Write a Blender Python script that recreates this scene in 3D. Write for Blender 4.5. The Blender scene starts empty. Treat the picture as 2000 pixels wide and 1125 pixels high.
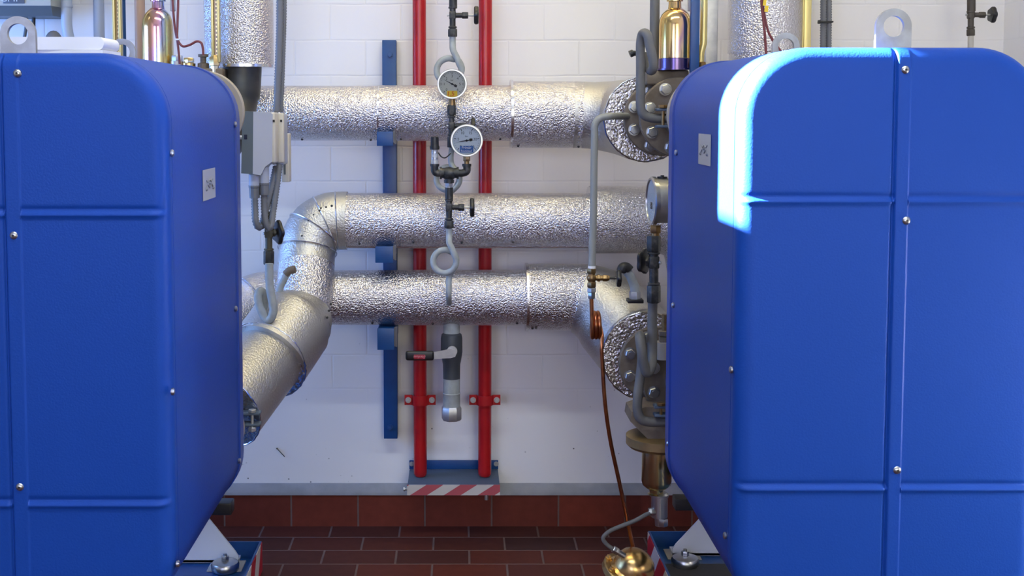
import bpy, math, random
from mathutils import Vector, Matrix
random.seed(7)
SCN = bpy.context.scene
COL = SCN.collection
PI = math.pi

# ------------------------------------------------------------------ camera
FPX, CX, CY = 2320.0, 895.0, 380.0
PHI = math.atan(0.07)
H = 1.492
cam_d = bpy.data.cameras.new('camera')
cam = bpy.data.objects.new('camera', cam_d); COL.objects.link(cam)
cam.location = (0, 0, H)
cam.rotation_euler = (PI/2 - PHI, 0, 0)
cam_d.sensor_width = 36
cam_d.lens = 36*FPX/2000
cam_d.shift_x = (1000-CX)/2000
cam_d.shift_y = -(562.5-CY)/2000
cam_d.clip_start = 0.05
SCN.camera = cam

def depth_t(py, Y):
    v = (CY-py)/FPX
    return Y/(math.cos(PHI)+v*math.sin(PHI))
def P(px, py, Y):
    u = (px-CX)/FPX; v = (CY-py)/FPX
    t = depth_t(py, Y)
    return Vector((u*t, Y, H+t*(v*math.cos(PHI)-math.sin(PHI))))
def M(n, py, Y):
    return n*depth_t(py, Y)/FPX

# ------------------------------------------------------------------ room dimensions
WY, WXL, WXR, WYF, ZC = 4.2, -2.6, 1.915, -2.6, 3.5

# ------------------------------------------------------------------ world, lights, exposure
w = bpy.data.worlds.new('world'); SCN.world = w; w.use_nodes = True
w.node_tree.nodes['Background'].inputs[0].default_value = (0.62, 0.76, 1.0, 1)
w.node_tree.nodes['Background'].inputs[1].default_value = 1.0
SCN.view_settings.view_transform = 'Standard'
SCN.view_settings.look = 'None'
SCN.view_settings.gamma = 1
SCN.view_settings.use_curve_mapping = False
SCN.view_settings.exposure = 0.0

def area(name, loc, target, sx, sy, power, col):
    l = bpy.data.lights.new(name, 'AREA'); l.shape = 'RECTANGLE'; l.size = sx; l.size_y = sy
    l.energy = power; l.color = col
    o = bpy.data.objects.new(name, l); COL.objects.link(o); o.location = loc
    o.rotation_euler = (Vector(target)-Vector(loc)).to_track_quat('-Z', 'Y').to_euler()
    return o
sun_d = bpy.data.lights.new('sun', 'SUN'); sun_d.energy = 300; sun_d.angle = 0.009; sun_d.color = (1, 0.93, 0.82)
sun = bpy.data.objects.new('sun', sun_d); COL.objects.link(sun)
SUNV = Vector((1, -0.16, -0.47)).normalized()
sun.rotation_euler = SUNV.to_track_quat('-Z', 'Y').to_euler()
# daylight through the windows of the wall behind the camera and high in the left wall, plus an added low fill
area('daylight_front_left', (-1.7, WYF+0.08, 1.95), (-1.5, 4, 1.3), 1.5, 1.5, 74, (0.55, 0.60, 0.94))
area('daylight_front_right', (1.05, WYF+0.08, 1.95), (1.0, 4, 1.4), 1.5, 1.5, 62, (1.0, 0.97, 0.80))
area('daylight_side', (WXL+0.06, 0.9, 2.25), (1.2, 4.0, 1.5), 1.6, 1.1, 3, (0.7, 0.8, 1))
area('added_fill_low', (WXL+0.06, 3.45, 1.35), (1.2, 3.9, 1.0), 0.9, 1.3, 54, (0.18, 0.4, 1))  # added blue fill lamp that brightens the lower back wall
area('tube_light_wall', (0.2, 3.35, ZC-0.09), (0.2, 3.5, 0), 2.4, 0.12, 27, (1, 0.84, 0.4))
area('tube_light_room', (0.1, 1.6, ZC-0.09), (0.1, 1.6, 0), 2.6, 0.12, 54, (0.82, 0.93, 0.98))
# ------------------------------------------------------------------ materials
def nodes(m):
    m.use_nodes = True
    nt = m.node_tree
    return nt, nt.nodes['Principled BSDF']
def mat(name, col, rough=0.5, metal=0.0, bump=None, var=None, spec=None, coat=0, bdist=0.002, tex='Object'):
    """bump=(scale,strength,detail); var=(scale, colour2, contrast lo, hi)"""
    m = bpy.data.materials.new(name); nt, b = nodes(m)
    b.inputs['Base Color'].default_value = (*col, 1)
    b.inputs['Roughness'].default_value = rough
    b.inputs['Metallic'].default_value = metal
    if spec is not None: b.inputs['Specular IOR Level'].default_value = spec
    if coat: b.inputs['Coat Weight'].default_value = coat
    L = nt.links.new
    tc = nt.nodes.new('ShaderNodeTexCoord')
    if var:
        n = nt.nodes.new('ShaderNodeTexNoise'); n.inputs['Scale'].default_value = var[0]; n.inputs['Detail'].default_value = 4
        L(tc.outputs[tex], n.inputs['Vector'])
        r = nt.nodes.new('ShaderNodeValToRGB')
        r.color_ramp.elements[0].position = var[2]; r.color_ramp.elements[1].position = var[3]
        r.color_ramp.elements[0].color = (*col, 1); r.color_ramp.elements[1].color = (*var[1], 1)
        L(n.outputs['Fac'], r.inputs['Fac']); L(r.outputs['Color'], b.inputs['Base Color'])
    if bump:
        n = nt.nodes.new('ShaderNodeTexNoise'); n.inputs['Scale'].default_value = bump[0]; n.inputs['Detail'].default_value = bump[2]
        L(tc.outputs[tex], n.inputs['Vector'])
        bp = nt.nodes.new('ShaderNodeBump'); bp.inputs['Strength'].default_value = bump[1]; bp.inputs['Distance'].default_value = bdist
        L(n.outputs['Fac'], bp.inputs['Height']); L(bp.outputs['Normal'], b.inputs['Normal'])
    return m

MT = {}
MT['blue'] = mat('blue_plastic', (0.007, 0.054, 0.33), 0.46, bump=(230, 0.22, 3), spec=0.18)
MT['blue_edge'] = mat('blue_plastic_edge', (0.007, 0.045, 0.30), 0.4)
MT['black_gap'] = mat('black_gap', (0.006, 0.008, 0.03), 0.8)
MT['blue_paint'] = mat('blue_paint', (0.003, 0.048, 0.19), 0.38, bump=(60, 0.1, 2), var=(30, (0.005, 0.060, 0.21), .35, .7))
MT['red_paint'] = mat('red_paint', (0.40, 0.007, 0.010), 0.28, bump=(40, 0.12, 2), var=(14, (0.30, 0.005, 0.008), .4, .75))
MT['foil'] = mat('embossed_foil', (0.71, 0.69, 0.70), 0.26, 1.0, bump=(205, 0.85, 1.5), bdist=0.0065)
MT['foil_end'] = mat('crumpled_foil', (0.70, 0.68, 0.68), 0.24, 1.0, bump=(300, 0.3, 2), bdist=0.004)
MT['sheet'] = mat('matt_sheet', (0.56, 0.545, 0.52), 0.46, 1.0, bump=(170, 0.6, 2), bdist=0.004)
MT['seam'] = mat('sheet_edge', (0.75, 0.76, 0.80), 0.22, 1.0)
MT['grey_paint'] = mat('grey_painted_tube', (0.33, 0.36, 0.37), 0.55, bump=(120, 0.15, 2), var=(35, (0.27, 0.29, 0.29), .4, .7))
MT['dusty_grey'] = mat('dusty_grey_tube', (0.13, 0.124, 0.118), 0.62, bump=(120, 0.2, 2), var=(30, (0.11, 0.11, 0.11), .35, .65))
MT['dark_steel'] = mat('dark_fitting', (0.032, 0.034, 0.036), 0.45, 0.4, bump=(90, 0.2, 2), var=(60, (0.11, 0.10, 0.09), .5, .75))
MT['steel'] = mat('zinc_steel', (0.50, 0.51, 0.52), 0.30, 1.0, bump=(90, 0.1, 2))
MT['steel_dull'] = mat('dull_zinc', (0.50, 0.50, 0.50), 0.42, 0.8, bump=(80, 0.15, 2), var=(25, (0.38, 0.38, 0.40), .4, .7))
MT['brown_iron'] = mat('brown_primer_iron', (0.135, 0.105, 0.078), 0.55, 0.25, bump=(110, 0.25, 3), var=(25, (0.19, 0.155, 0.12), .4, .7))
MT['beige_plate'] = mat('beige_painted_flange', (0.36, 0.31, 0.25), 0.5, bump=(60, 0.1, 2))
MT['brass'] = mat('brass', (0.72, 0.50, 0.20), 0.28, 1.0, bump=(60, 0.1, 2))
MT['brass_dark'] = mat('tarnished_brass', (0.30, 0.19, 0.08), 0.38, 0.9, bump=(90, 0.2, 2), var=(50, (0.20, 0.12, 0.06), .4, .7))
MT['brass_pale'] = mat('pale_brass_channel', (0.62, 0.52, 0.22), 0.35, 0.7)
MT['copper'] = mat('copper_tube', (0.50, 0.19, 0.08), 0.28, 1.0, bump=(60, 0.1, 2), var=(30, (0.32, 0.10, 0.05), .45, .7))
MT['black'] = mat('black_plastic', (0.012, 0.012, 0.014), 0.4)
MT['black_pipe'] = mat('sooty_pipe', (0.045, 0.047, 0.050), 0.45, 0.4, bump=(14, 0.2, 4), var=(9, (0.12, 0.12, 0.11), .5, .78))
MT['conduit'] = mat('grey_conduit', (0.15, 0.155, 0.17), 0.5)
MT['box_grey'] = mat('grey_plastic', (0.40, 0.42, 0.50), 0.5)
MT['box_dark'] = mat('dark_grey_plastic', (0.10, 0.12, 0.13), 0.5)
MT['box_cream'] = mat('cream_plastic', (0.58, 0.54, 0.46), 0.5)
MT['white'] = mat('white_paper', (0.80, 0.80, 0.82), 0.7)
MT['white_paint'] = mat('white_paint', (0.75, 0.75, 0.75), 0.5)
MT['dial'] = mat('dial_face', (0.55, 0.58, 0.52), 0.6)
MT['dial2'] = mat('dial_face_blueish', (0.62, 0.72, 0.78), 0.6)
MT['ink'] = mat('black_ink', (0.01, 0.01, 0.012), 0.6)
MT['logo_ink'] = mat('logo_ink', (0.19, 0.20, 0.23), 0.5)
MT['sticker'] = mat('silver_sticker', (0.42, 0.44, 0.48), 0.45, 0.15)
MT['yellow'] = mat('yellow_sticker', (0.80, 0.56, 0.04), 0.6)
MT['red_ink'] = mat('red_ink', (0.6, 0.03, 0.01), 0.6)
MT['blue_sticker'] = mat('blue_sticker', (0.01, 0.10, 0.35), 0.5)
MT['pink_paint'] = mat('faded_red', (0.42, 0.075, 0.085), 0.6, var=(14, (0.34, 0.07, 0.08), .4, .7))
MT['cream_paint'] = mat('faded_white', (0.52, 0.50, 0.46), 0.6, var=(14, (0.42, 0.40, 0.38), .4, .7))
MT['haz_red'] = mat('hazard_red', (0.42, 0.015, 0.03), 0.5)
MT['haz_white'] = mat('hazard_white', (0.60, 0.58, 0.58), 0.5)
MT['maroon'] = mat('maroon_cable', (0.16, 0.03, 0.035), 0.45)
MT['tan'] = mat('tan_tube', (0.42, 0.27, 0.18), 0.5)
MT['galv'] = mat('galvanised_plate', (0.28, 0.285, 0.29), 0.42, 0.5, bump=(50, 0.1, 2), var=(20, (0.40, 0.42, 0.46), .4, .7))
MT['gusset'] = mat('sunlit_tone_gusset', (0.74, 0.77, 0.82), 0.4, 0.1)  # raised base colour stands in for sunlight falling on the gusset
MT['slate'] = mat('slate_paint', (0.075, 0.105, 0.15), 0.6, bump=(220, 0.3, 2))
MT['rubber'] = mat('rubber_mat', (0.035, 0.033, 0.036), 0.8, bump=(200, 0.4, 2))
MT['olive'] = mat('olive_brass_casting', (0.40, 0.29, 0.14), 0.42, 0.85, bump=(70, 0.15, 2), var=(20, (0.30, 0.21, 0.10), .4, .7))
MT['felt'] = mat('grey_beige_felt', (0.33, 0.31, 0.29), 0.8)

def irid(name, yellow=0.5):
    m = bpy.data.materials.new(name); nt, b = nodes(m); L = nt.links.new
    b.inputs['Metallic'].default_value = 1; b.inputs['Roughness'].default_value = 0.16
    tc = nt.nodes.new('ShaderNodeTexCoord'); sp = nt.nodes.new('ShaderNodeSeparateXYZ'); L(tc.outputs['Object'], sp.inputs[0])
    n = nt.nodes.new('ShaderNodeTexNoise'); n.inputs['Scale'].default_value = 9
    L(tc.outputs['Object'], n.inputs['Vector'])
    ad = nt.nodes.new('ShaderNodeMath'); ad.operation = 'MULTIPLY_ADD'; ad.inputs[1].default_value = 11.0
    L(sp.outputs['X'], ad.inputs[0]); L(n.outputs['Fac'], ad.inputs[2])
    fr = nt.nodes.new('ShaderNodeMath'); fr.operation = 'FRACT'; L(ad.outputs[0], fr.inputs[0])
    r = nt.nodes.new('ShaderNodeValToRGB'); L(fr.outputs[0], r.inputs['Fac'])
    cs = [(0, (0.85, 0.62, 0.20)), (0.3, (0.85, 0.45, 0.36)), (0.5, (0.70, 0.38, 0.60)), (0.7, (0.42, 0.50, 0.75)), (0.85, (0.62, 0.62, 0.42)), (1, (0.85, 0.62, 0.20))]
    if yellow > 0.6: cs = [(0, (0.85, 0.62, 0.20)), (0.45, (0.80, 0.52, 0.28)), (0.6, (0.55, 0.33, 0.40)), (0.75, (0.75, 0.55, 0.38)), (1, (0.85, 0.66, 0.22))]
    el = r.color_ramp.elements
    el[0].position, el[0].color = cs[0][0], (*cs[0][1], 1); el[1].position, el[1].color = cs[-1][0], (*cs[-1][1], 1)
    for p, c in cs[1:-1]:
        e = el.new(p); e.color = (*c, 1)
    L(r.outputs['Color'], b.inputs['Base Color'])
    return m
MT['irid'] = irid('iridescent_zinc'); MT['irid_y'] = irid('iridescent_yellow_zinc', 0.9)

m = bpy.data.materials.new('clear_glass'); nt, b = nodes(m)
b.inputs['Roughness'].default_value = 0.02; b.inputs['Transmission Weight'].default_value = 1; b.inputs['IOR'].default_value = 1.05
MT['glass'] = m

def wall_material(name, rows=True):
    m = bpy.data.materials.new(name); nt, b = nodes(m); L = nt.links.new
    b.inputs['Roughness'].default_value = 0.62
    tc = nt.nodes.new('ShaderNodeTexCoord'); sp = nt.nodes.new('ShaderNodeSeparateXYZ'); L(tc.outputs['Object'], sp.inputs[0])
    nw = nt.nodes.new('ShaderNodeTexNoise'); nw.inputs['Scale'].default_value = 5; L(tc.outputs['Object'], nw.inputs['Vector'])
    wob = nt.nodes.new('ShaderNodeMath'); wob.operation = 'MULTIPLY_ADD'; wob.inputs[1].default_value = 0.012; L(nw.outputs['Fac'], wob.inputs[0])
    zof = nt.nodes.new('ShaderNodeMath'); zof.operation = 'ADD'; zof.inputs[1].default_value = -JOINT_Z-0.006+10*ROW; L(sp.outputs['Z'], zof.inputs[0]); L(zof.outputs[0], wob.inputs[2])
    xy = nt.nodes.new('ShaderNodeMath'); xy.operation = 'ADD'; L(sp.outputs['X'], xy.inputs[0]); L(sp.outputs['Y'], xy.inputs[1])
    cb = nt.nodes.new('ShaderNodeCombineXYZ'); L(xy.outputs[0], cb.inputs[0]); L(wob.outputs[0], cb.inputs[1])
    br = nt.nodes.new('ShaderNodeTexBrick'); L(cb.outputs[0], br.inputs['Vector'])
    br.inputs['Scale'].default_value = 1; br.inputs['Brick Width'].default_value = 0.25; br.inputs['Row Height'].default_value = ROW
    br.inputs['Mortar Size'].default_value = 0.005; br.inputs['Mortar Smooth'].default_value = 1.0; br.offset = 0.5
    # lower part of the wall is smoother plaster
    lo = nt.nodes.new('ShaderNodeMapRange'); lo.inputs[1].default_value = 0.42; lo.inputs[2].default_value = 0.60; L(sp.outputs['Z'], lo.inputs[0])
    mm = nt.nodes.new('ShaderNodeMath'); mm.operation = 'MULTIPLY'; L(br.outputs['Fac'], mm.inputs[0]); L(lo.outputs[0], mm.inputs[1])
    n2 = nt.nodes.new('ShaderNodeTexNoise'); n2.inputs['Scale'].default_value = 3.0; n2.inputs['Detail'].default_value = 3; L(tc.outputs['Object'], n2.inputs['Vector'])
    gate = nt.nodes.new('ShaderNodeMapRange'); gate.inputs[1].default_value = 0.36; gate.inputs[2].default_value = 0.62; gate.inputs[3].default_value = .25; L(n2.outputs['Fac'], gate.inputs[0])
    mg = nt.nodes.new('ShaderNodeMath'); mg.operation = 'MULTIPLY'; L(mm.outputs[0], mg.inputs[0]); L(gate.outputs[0], mg.inputs[1])
    n1 = nt.nodes.new('ShaderNodeTexNoise'); n1.inputs['Scale'].default_value = 45; n1.inputs['Detail'].default_value = 5; L(tc.outputs['Object'], n1.inputs['Vector'])
    h1 = nt.nodes.new('ShaderNodeMath'); h1.operation = 'MULTIPLY_ADD'; h1.inputs[1].default_value = 0.22; L(n1.outputs['Fac'], h1.inputs[0])
    h0 = nt.nodes.new('ShaderNodeMath'); h0.operation = 'MULTIPLY'; h0.inputs[1].default_value = -1; L(mg.outputs[0], h0.inputs[0]); L(h0.outputs[0], h1.inputs[2])
    h2 = nt.nodes.new('ShaderNodeMath'); h2.operation = 'MULTIPLY_ADD'; h2.inputs[1].default_value = 1.2; L(n2.outputs['Fac'], h2.inputs[0]); L(h1.outputs[0], h2.inputs[2])
    # chips
    vo = nt.nodes.new('ShaderNodeTexVoronoi'); vo.inputs['Scale'].default_value = 26; L(tc.outputs['Object'], vo.inputs['Vector'])
    ch = nt.nodes.new('ShaderNodeMapRange'); ch.inputs[1].default_value = 0.05; ch.inputs[2].default_value = 0.09; ch.inputs[3].default_value = 1; ch.inputs[4].default_value = 0; L(vo.outputs['Distance'], ch.inputs[0])
    n3 = nt.nodes.new('ShaderNodeTexNoise'); n3.inputs['Scale'].default_value = 4.5; L(tc.outputs['Object'], n3.inputs['Vector'])
    g3 = nt.nodes.new('ShaderNodeMapRange'); g3.inputs[1].default_value = 0.52; g3.inputs[2].default_value = 0.62; L(n3.outputs['Fac'], g3.inputs[0])
    g4 = nt.nodes.new('ShaderNodeMapRange'); g4.inputs[1].default_value = 0.75; g4.inputs[2].default_value = 0.45; L(sp.outputs['Z'], g4.inputs[0])
    c1 = nt.nodes.new('ShaderNodeMath'); c1.operation = 'MULTIPLY'; L(ch.outputs[0], c1.inputs[0]); L(g3.outputs[0], c1.inputs[1])
    c2 = nt.nodes.new('ShaderNodeMath'); c2.operation = 'MULTIPLY'; L(c1.outputs[0], c2.inputs[0]); L(g4.outputs[0], c2.inputs[1])
    bp = nt.nodes.new('ShaderNodeBump'); bp.inputs['Strength'].default_value = 0.36; bp.inputs['Distance'].default_value = 0.003
    L(h2.outputs[0], bp.inputs['Height']); L(bp.outputs['Normal'], b.inputs['Normal'])
    mx = nt.nodes.new('ShaderNodeMix'); mx.data_type = 'RGBA'; mx.inputs[6].default_value = (0.78, 0.765, 0.765, 1); mx.inputs[7].default_value = (0.742, 0.728, 0.73, 1)
    L(mg.outputs[0], mx.inputs[0])
    mx2 = nt.nodes.new('ShaderNodeMix'); mx2.data_type = 'RGBA'; mx2.inputs[7].default_value = (0.09, 0.08, 0.08, 1)
    L(c2.outputs[0], mx2.inputs[0]); L(mx.outputs[2], mx2.inputs[6]); L(mx2.outputs[2], b.inputs['Base Color'])
    return m
JOINT_Z = P(900, 9, WY).z
ROW = (P(900, 9, WY).z-P(900, 760, WY).z)/11
MT['wall'] = wall_material('painted_block_wall')
MT['plain_wall'] = mat('plain_wall_paint', (0.38, 0.38, 0.40), 0.7, bump=(40, 0.3, 4))
MT['ceiling'] = mat('ceiling_paint', (0.75, 0.74, 0.72), 0.8)

def tile_material(name, bw, rh, x_off, y_off, axis, colA, colB, grout=0.004):
    m = bpy.data.materials.new(name); nt, b = nodes(m); L = nt.links.new
    tc = nt.nodes.new('ShaderNodeTexCoord'); sp = nt.nodes.new('ShaderNodeSeparateXYZ'); L(tc.outputs['Object'], sp.inputs[0])
    ax = nt.nodes.new('ShaderNodeMath'); ax.operation = 'ADD'; ax.inputs[1].default_value = x_off+20*bw; L(sp.outputs['X'], ax.inputs[0])
    ay = nt.nodes.new('ShaderNodeMath'); ay.operation = 'MULTIPLY_ADD'; ay.inputs[1].default_value = -1 if axis == 'Y' else 1; ay.inputs[2].default_value = y_off; L(sp.outputs[axis], ay.inputs[0])
    cb = nt.nodes.new('ShaderNodeCombineXYZ'); L(ax.outputs[0], cb.inputs[0]); L(ay.outputs[0], cb.inputs[1])
    br = nt.nodes.new('ShaderNodeTexBrick'); L(cb.outputs[0], br.inputs['Vector'])
    br.inputs['Scale'].default_value = 1; br.inputs['Brick Width'].default_value = bw; br.inputs['Row Height'].default_value = rh
    br.inputs['Mortar Size'].default_value = grout; br.inputs['Mortar Smooth'].default_value = 0.3; br.offset = 0.5
    br.inputs['Color1'].default_value = (*colA, 1); br.inputs['Color2'].default_value = (*colB, 1)
    br.inputs['Mortar'].default_value = (0.125, 0.083, 0.072, 1)
    n = nt.nodes.new('ShaderNodeTexNoise'); n.inputs['Scale'].default_value = 30; n.inputs['Detail'].default_value = 4; L(tc.outputs['Object'], n.inputs['Vector'])
    mr = nt.nodes.new('ShaderNodeMapRange'); mr.inputs[3].default_value = .75; mr.inputs[4].default_value = 1.25; L(n.outputs['Fac'], mr.inputs[0])
    mx = nt.nodes.new('ShaderNodeMix'); mx.data_type = 'RGBA'; mx.blend_type = 'MULTIPLY'; mx.inputs[0].default_value = 1
    L(br.outputs['Color'], mx.inputs[6]); L(mr.outputs[0], mx.inputs[7]); L(mx.outputs[2], b.inputs['Base Color'])
    b.inputs['Roughness'].default_value = 0.55; b.inputs['Specular IOR Level'].default_value = 0.15
    bp = nt.nodes.new('ShaderNodeBump'); bp.inputs['Strength'].default_value = 0.5; bp.inputs['Distance'].default_value = 0.002; bp.invert = True
    L(br.outputs['Fac'], bp.inputs['Height']); L(bp.outputs['Normal'], b.inputs['Normal'])
    return m
MT['tile'] = tile_material('quarry_tile', 0.246, 0.1235, 0.578, WY, 'Y', (0.095, 0.022, 0.014), (0.042, 0.017, 0.015))
MT['skirt_tile'] = tile_material('skirting_tile', 0.2405, 5.0, 0.0, 2.0, 'Z', (0.15, 0.030, 0.018), (0.085, 0.019, 0.014), 0.0035)

def stripe_material(name, ax, ay, period, cA, cB, phase=0.0):
    """diagonal hazard tape, fixed to the object"""
    m = bpy.data.materials.new(name); nt, b = nodes(m); L = nt.links.new
    b.inputs['Roughness'].default_value = 0.5
    tc = nt.nodes.new('ShaderNodeTexCoord'); sp = nt.nodes.new('ShaderNodeSeparateXYZ'); L(tc.outputs['Object'], sp.inputs[0])
    a = nt.nodes.new('ShaderNodeMath'); a.operation = 'MULTIPLY_ADD'; a.inputs[1].default_value = ay[1]; a.inputs[2].default_value = phase+100*period; L(sp.outputs[ay[0]], a.inputs[0])
    c = nt.nodes.new('ShaderNodeMath'); c.operation = 'MULTIPLY_ADD'; c.inputs[1].default_value = ax[1]; L(sp.outputs[ax[0]], c.inputs[0]); L(a.outputs[0], c.inputs[2])
    d = nt.nodes.new('ShaderNodeMath'); d.operation = 'DIVIDE'; d.inputs[1].default_value = period; L(c.outputs[0], d.inputs[0])
    f = nt.nodes.new('ShaderNodeMath'); f.operation = 'FRACT'; L(d.outputs[0], f.inputs[0])
    g = nt.nodes.new('ShaderNodeMath'); g.operation = 'GREATER_THAN'; g.inputs[1].default_value = 0.5; L(f.outputs[0], g.inputs[0])
    mx = nt.nodes.new('ShaderNodeMix'); mx.data_type = 'RGBA'; mx.inputs[6].default_value = (*cA, 1); mx.inputs[7].default_value = (*cB, 1)
    L(g.outputs[0], mx.inputs[0]); L(mx.outputs[2], b.inputs['Base Color'])
    return m

# ------------------------------------------------------------------ mesh builder
def frame_of(d):
    d = d.normalized()
    a = Vector((0, 0, 1)) if abs(d.z) < 0.9 else Vector((1, 0, 0))
    u = d.cross(a).normalized(); v = d.cross(u).normalized()
    return u, v
def smooth_path(pts, n=8, closed=False):
    pts = [Vector(p) for p in pts]
    out = []
    k = len(pts)
    for i in range(k-1):
        p0 = pts[max(i-1, 0)]; p1 = pts[i]; p2 = pts[i+1]; p3 = pts[min(i+2, k-1)]
        for j in range(n):
            t = j/n
            out.append(0.5*((2*p1)+(-p0+p2)*t+(2*p0-5*p1+4*p2-p3)*t*t+(-p0+3*p1-3*p2+p3)*t**3))
    out.append(pts[-1])
    return out
def resample(pts, step):
    L = [0]
    for a, b in zip(pts, pts[1:]): L.append(L[-1]+(b-a).length)
    n = max(2, int(L[-1]/step)); out = []; j = 0
    for i in range(n+1):
        s = L[-1]*i/n
        while j < len(L)-2 and L[j+1] < s: j += 1
        f = (s-L[j])/max(1e-9, L[j+1]-L[j]); out.append(pts[j].lerp(pts[j+1], min(1, f)))
    return out

class B:
    def __init__(s): s.v = []; s.f = []
    def add(s, vs, fs):
        o = len(s.v); s.v += [Vector(x) for x in vs]; s.f += [tuple(i+o for i in f) for f in fs]; return s
    def tube(s, pts, r, n=16, caps=True):
        pts = [Vector(p) for p in pts]; k = len(pts)
        rr = r if isinstance(r, (list, tuple)) else [r]*k
        tan = []
        for i in range(k):
            a = pts[max(0, i-1)]; b = pts[min(k-1, i+1)]; tan.append((b-a).normalized())
        u, v = frame_of(tan[0]); vs = []; fs = []
        for i in range(k):
            if i:
                q = tan[i-1].rotation_difference(tan[i]); u = q @ u; u = (u-tan[i]*u.dot(tan[i])).normalized()
            v = tan[i].cross(u)
            for j in range(n):
                a = 2*PI*j/n; vs.append(pts[i]+(u*math.cos(a)+v*math.sin(a))*rr[i])
        for i in range(k-1):
            for j in range(n):
                a = i*n+j; b2 = i*n+(j+1) % n; fs.append((a, b2, b2+n, a+n))
        if caps:
            fs.append(tuple(reversed(range(n)))); fs.append(tuple(range((k-1)*n, k*n)))
        return s.add(vs, fs)
    def lathe(s, o, d, prof, n=32, lobes=0, amp=0, caps=True):
        """prof: (distance along d, radius)"""
        o = Vector(o); d = Vector(d).normalized(); u, v = frame_of(d); vs = []; fs = []; k = len(prof)
        for (t, r) in prof:
            for j in range(n):
                a = 2*PI*j/n; q = r*(1+amp*math.cos(lobes*a)) if lobes else r
                vs.append(o+d*t+(u*math.cos(a)+v*math.sin(a))*q)
        for i in range(k-1):
            for j in range(n):
                a = i*n+j; b2 = i*n+(j+1) % n; fs.append((a, b2, b2+n, a+n))
        if caps:
            fs.append(tuple(reversed(range(n)))); fs.append(tuple(range((k-1)*n, k*n)))
        return s.add(vs, fs)
    def cyl(s, a, b, r, n=20, ch=0.0):
        a = Vector(a); b = Vector(b); L = (b-a).length
        if ch: return s.lathe(a, b-a, [(0, r-ch), (ch, r), (L-ch, r), (L, r-ch)], n)
        return s.lathe(a, b-a, [(0, r), (L, r)], n)
    def hexn(s, a, b, r, rot=0.0, n=6):
        a = Vector(a); b = Vector(b); d = (b-a).normalized(); L = (b-a).length; u, v = frame_of(d); c = min(L*.12, r*.15)
        vs = []
        for t, q in ((0, r*.9), (c, r), (L-c, r), (L, r*.9)):
            for j in range(n):
                an = 2*PI*j/n+rot; vs.append(a+d*t+(u*math.cos(an)+v*math.sin(an))*q)
        fs = [(i*n+j, i*n+(j+1) % n, (i+1)*n+(j+1) % n, (i+1)*n+j) for i in range(3) for j in range(n)]
        fs += [tuple(reversed(range(n))), tuple(range(3*n, 4*n))]
        return s.add(vs, fs)
    def box(s, c, sz, bev=0.0, mat3=None):
        c = Vector(c); x, y, z = [q/2 for q in sz]
        R = mat3 or Matrix.Identity(3)
        if bev <= 0:
            vs = [c+R @ Vector((i*x, j*y, k*z)) for k in (-1, 1) for j in (-1, 1) for i in (-1, 1)]
            return s.add(vs, [(0, 2, 3, 1), (4, 5, 7, 6), (0, 1, 5, 4), (2, 6, 7, 3), (0, 4, 6, 2), (1, 3, 7, 5)])
        # rounded: stack of chamfered outlines
        e = min(bev, x*.9, y*.9, z*.9); vs = []; fs = []
        def ring(zz, ins):
            X = x-ins; Y = y-ins; q = e
            pts = []
            for (sx, sy, a0) in ((1, 1, 0), (-1, 1, PI/2), (-1, -1, PI), (1, -1, 1.5*PI)):
                for k in range(4):
                    a = a0+PI/2*k/3; qq = max(1e-5, q-ins)
                    pts.append(Vector((sx*(x-q)+qq*math.cos(a), sy*(y-q)+qq*math.sin(a), zz)))
            return pts
        rings = [ring(-z, e*.99), ring(-z+e*.13, e*.5), ring(-z+e*.5, e*.13), ring(-z+e, 0), ring(z-e, 0), ring(z-e*.5, e*.13), ring(z-e*.13, e*.5), ring(z, e*.99)]
        n = 16
        for r in rings: vs += [c+R @ p for p in r]
        for i in range(len(rings)-1):
            for j in range(n): fs.append((i*n+j, i*n+(j+1) % n, (i+1)*n+(j+1) % n, (i+1)*n+j))
        fs += [tuple(reversed(range(n))), tuple(range((len(rings)-1)*n, len(rings)*n))]
        return s.add(vs, fs)
    def sphere(s, c, r, sc=(1, 1, 1), n=20):
        c = Vector(c); vs = []; fs = []; m_ = n//2
        for i in range(m_+1):
            t = PI*i/m_
            for j in range(n):
                a = 2*PI*j/n; vs.append(c+Vector((r*sc[0]*math.sin(t)*math.cos(a), r*sc[1]*math.sin(t)*math.sin(a), r*sc[2]*math.cos(t))))
        fs = [(i*n+j, (i+1)*n+j, (i+1)*n+(j+1) % n, i*n+(j+1) % n) for i in range(m_) for j in range(n)]
        return s.add(vs, fs)
    def prism(s, pts, off):
        """polygon pts (3D, planar) extruded by vector off"""
        n = len(pts); off = Vector(off); pts = [Vector(p) for p in pts]
        return s.add(pts+[p+off for p in pts], [tuple(reversed(range(n))), tuple(range(n, 2*n))]+[(i, (i+1) % n, (i+1) % n+n, i+n) for i in range(n)])
    def ring(s, o, d, ri, ro, th, n=40):
        return s.lathe(o, d, [(0, ri), (0, ro), (th, ro), (th, ri), (0, ri)], n, caps=False)
    def torus(s, o, d, R, r, n=48, k=10):
        return s.lathe(o, d, [(r*math.sin(2*PI*i/k), R+r*math.cos(2*PI*i/k)) for i in range(k+1)], n, caps=False)

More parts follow.
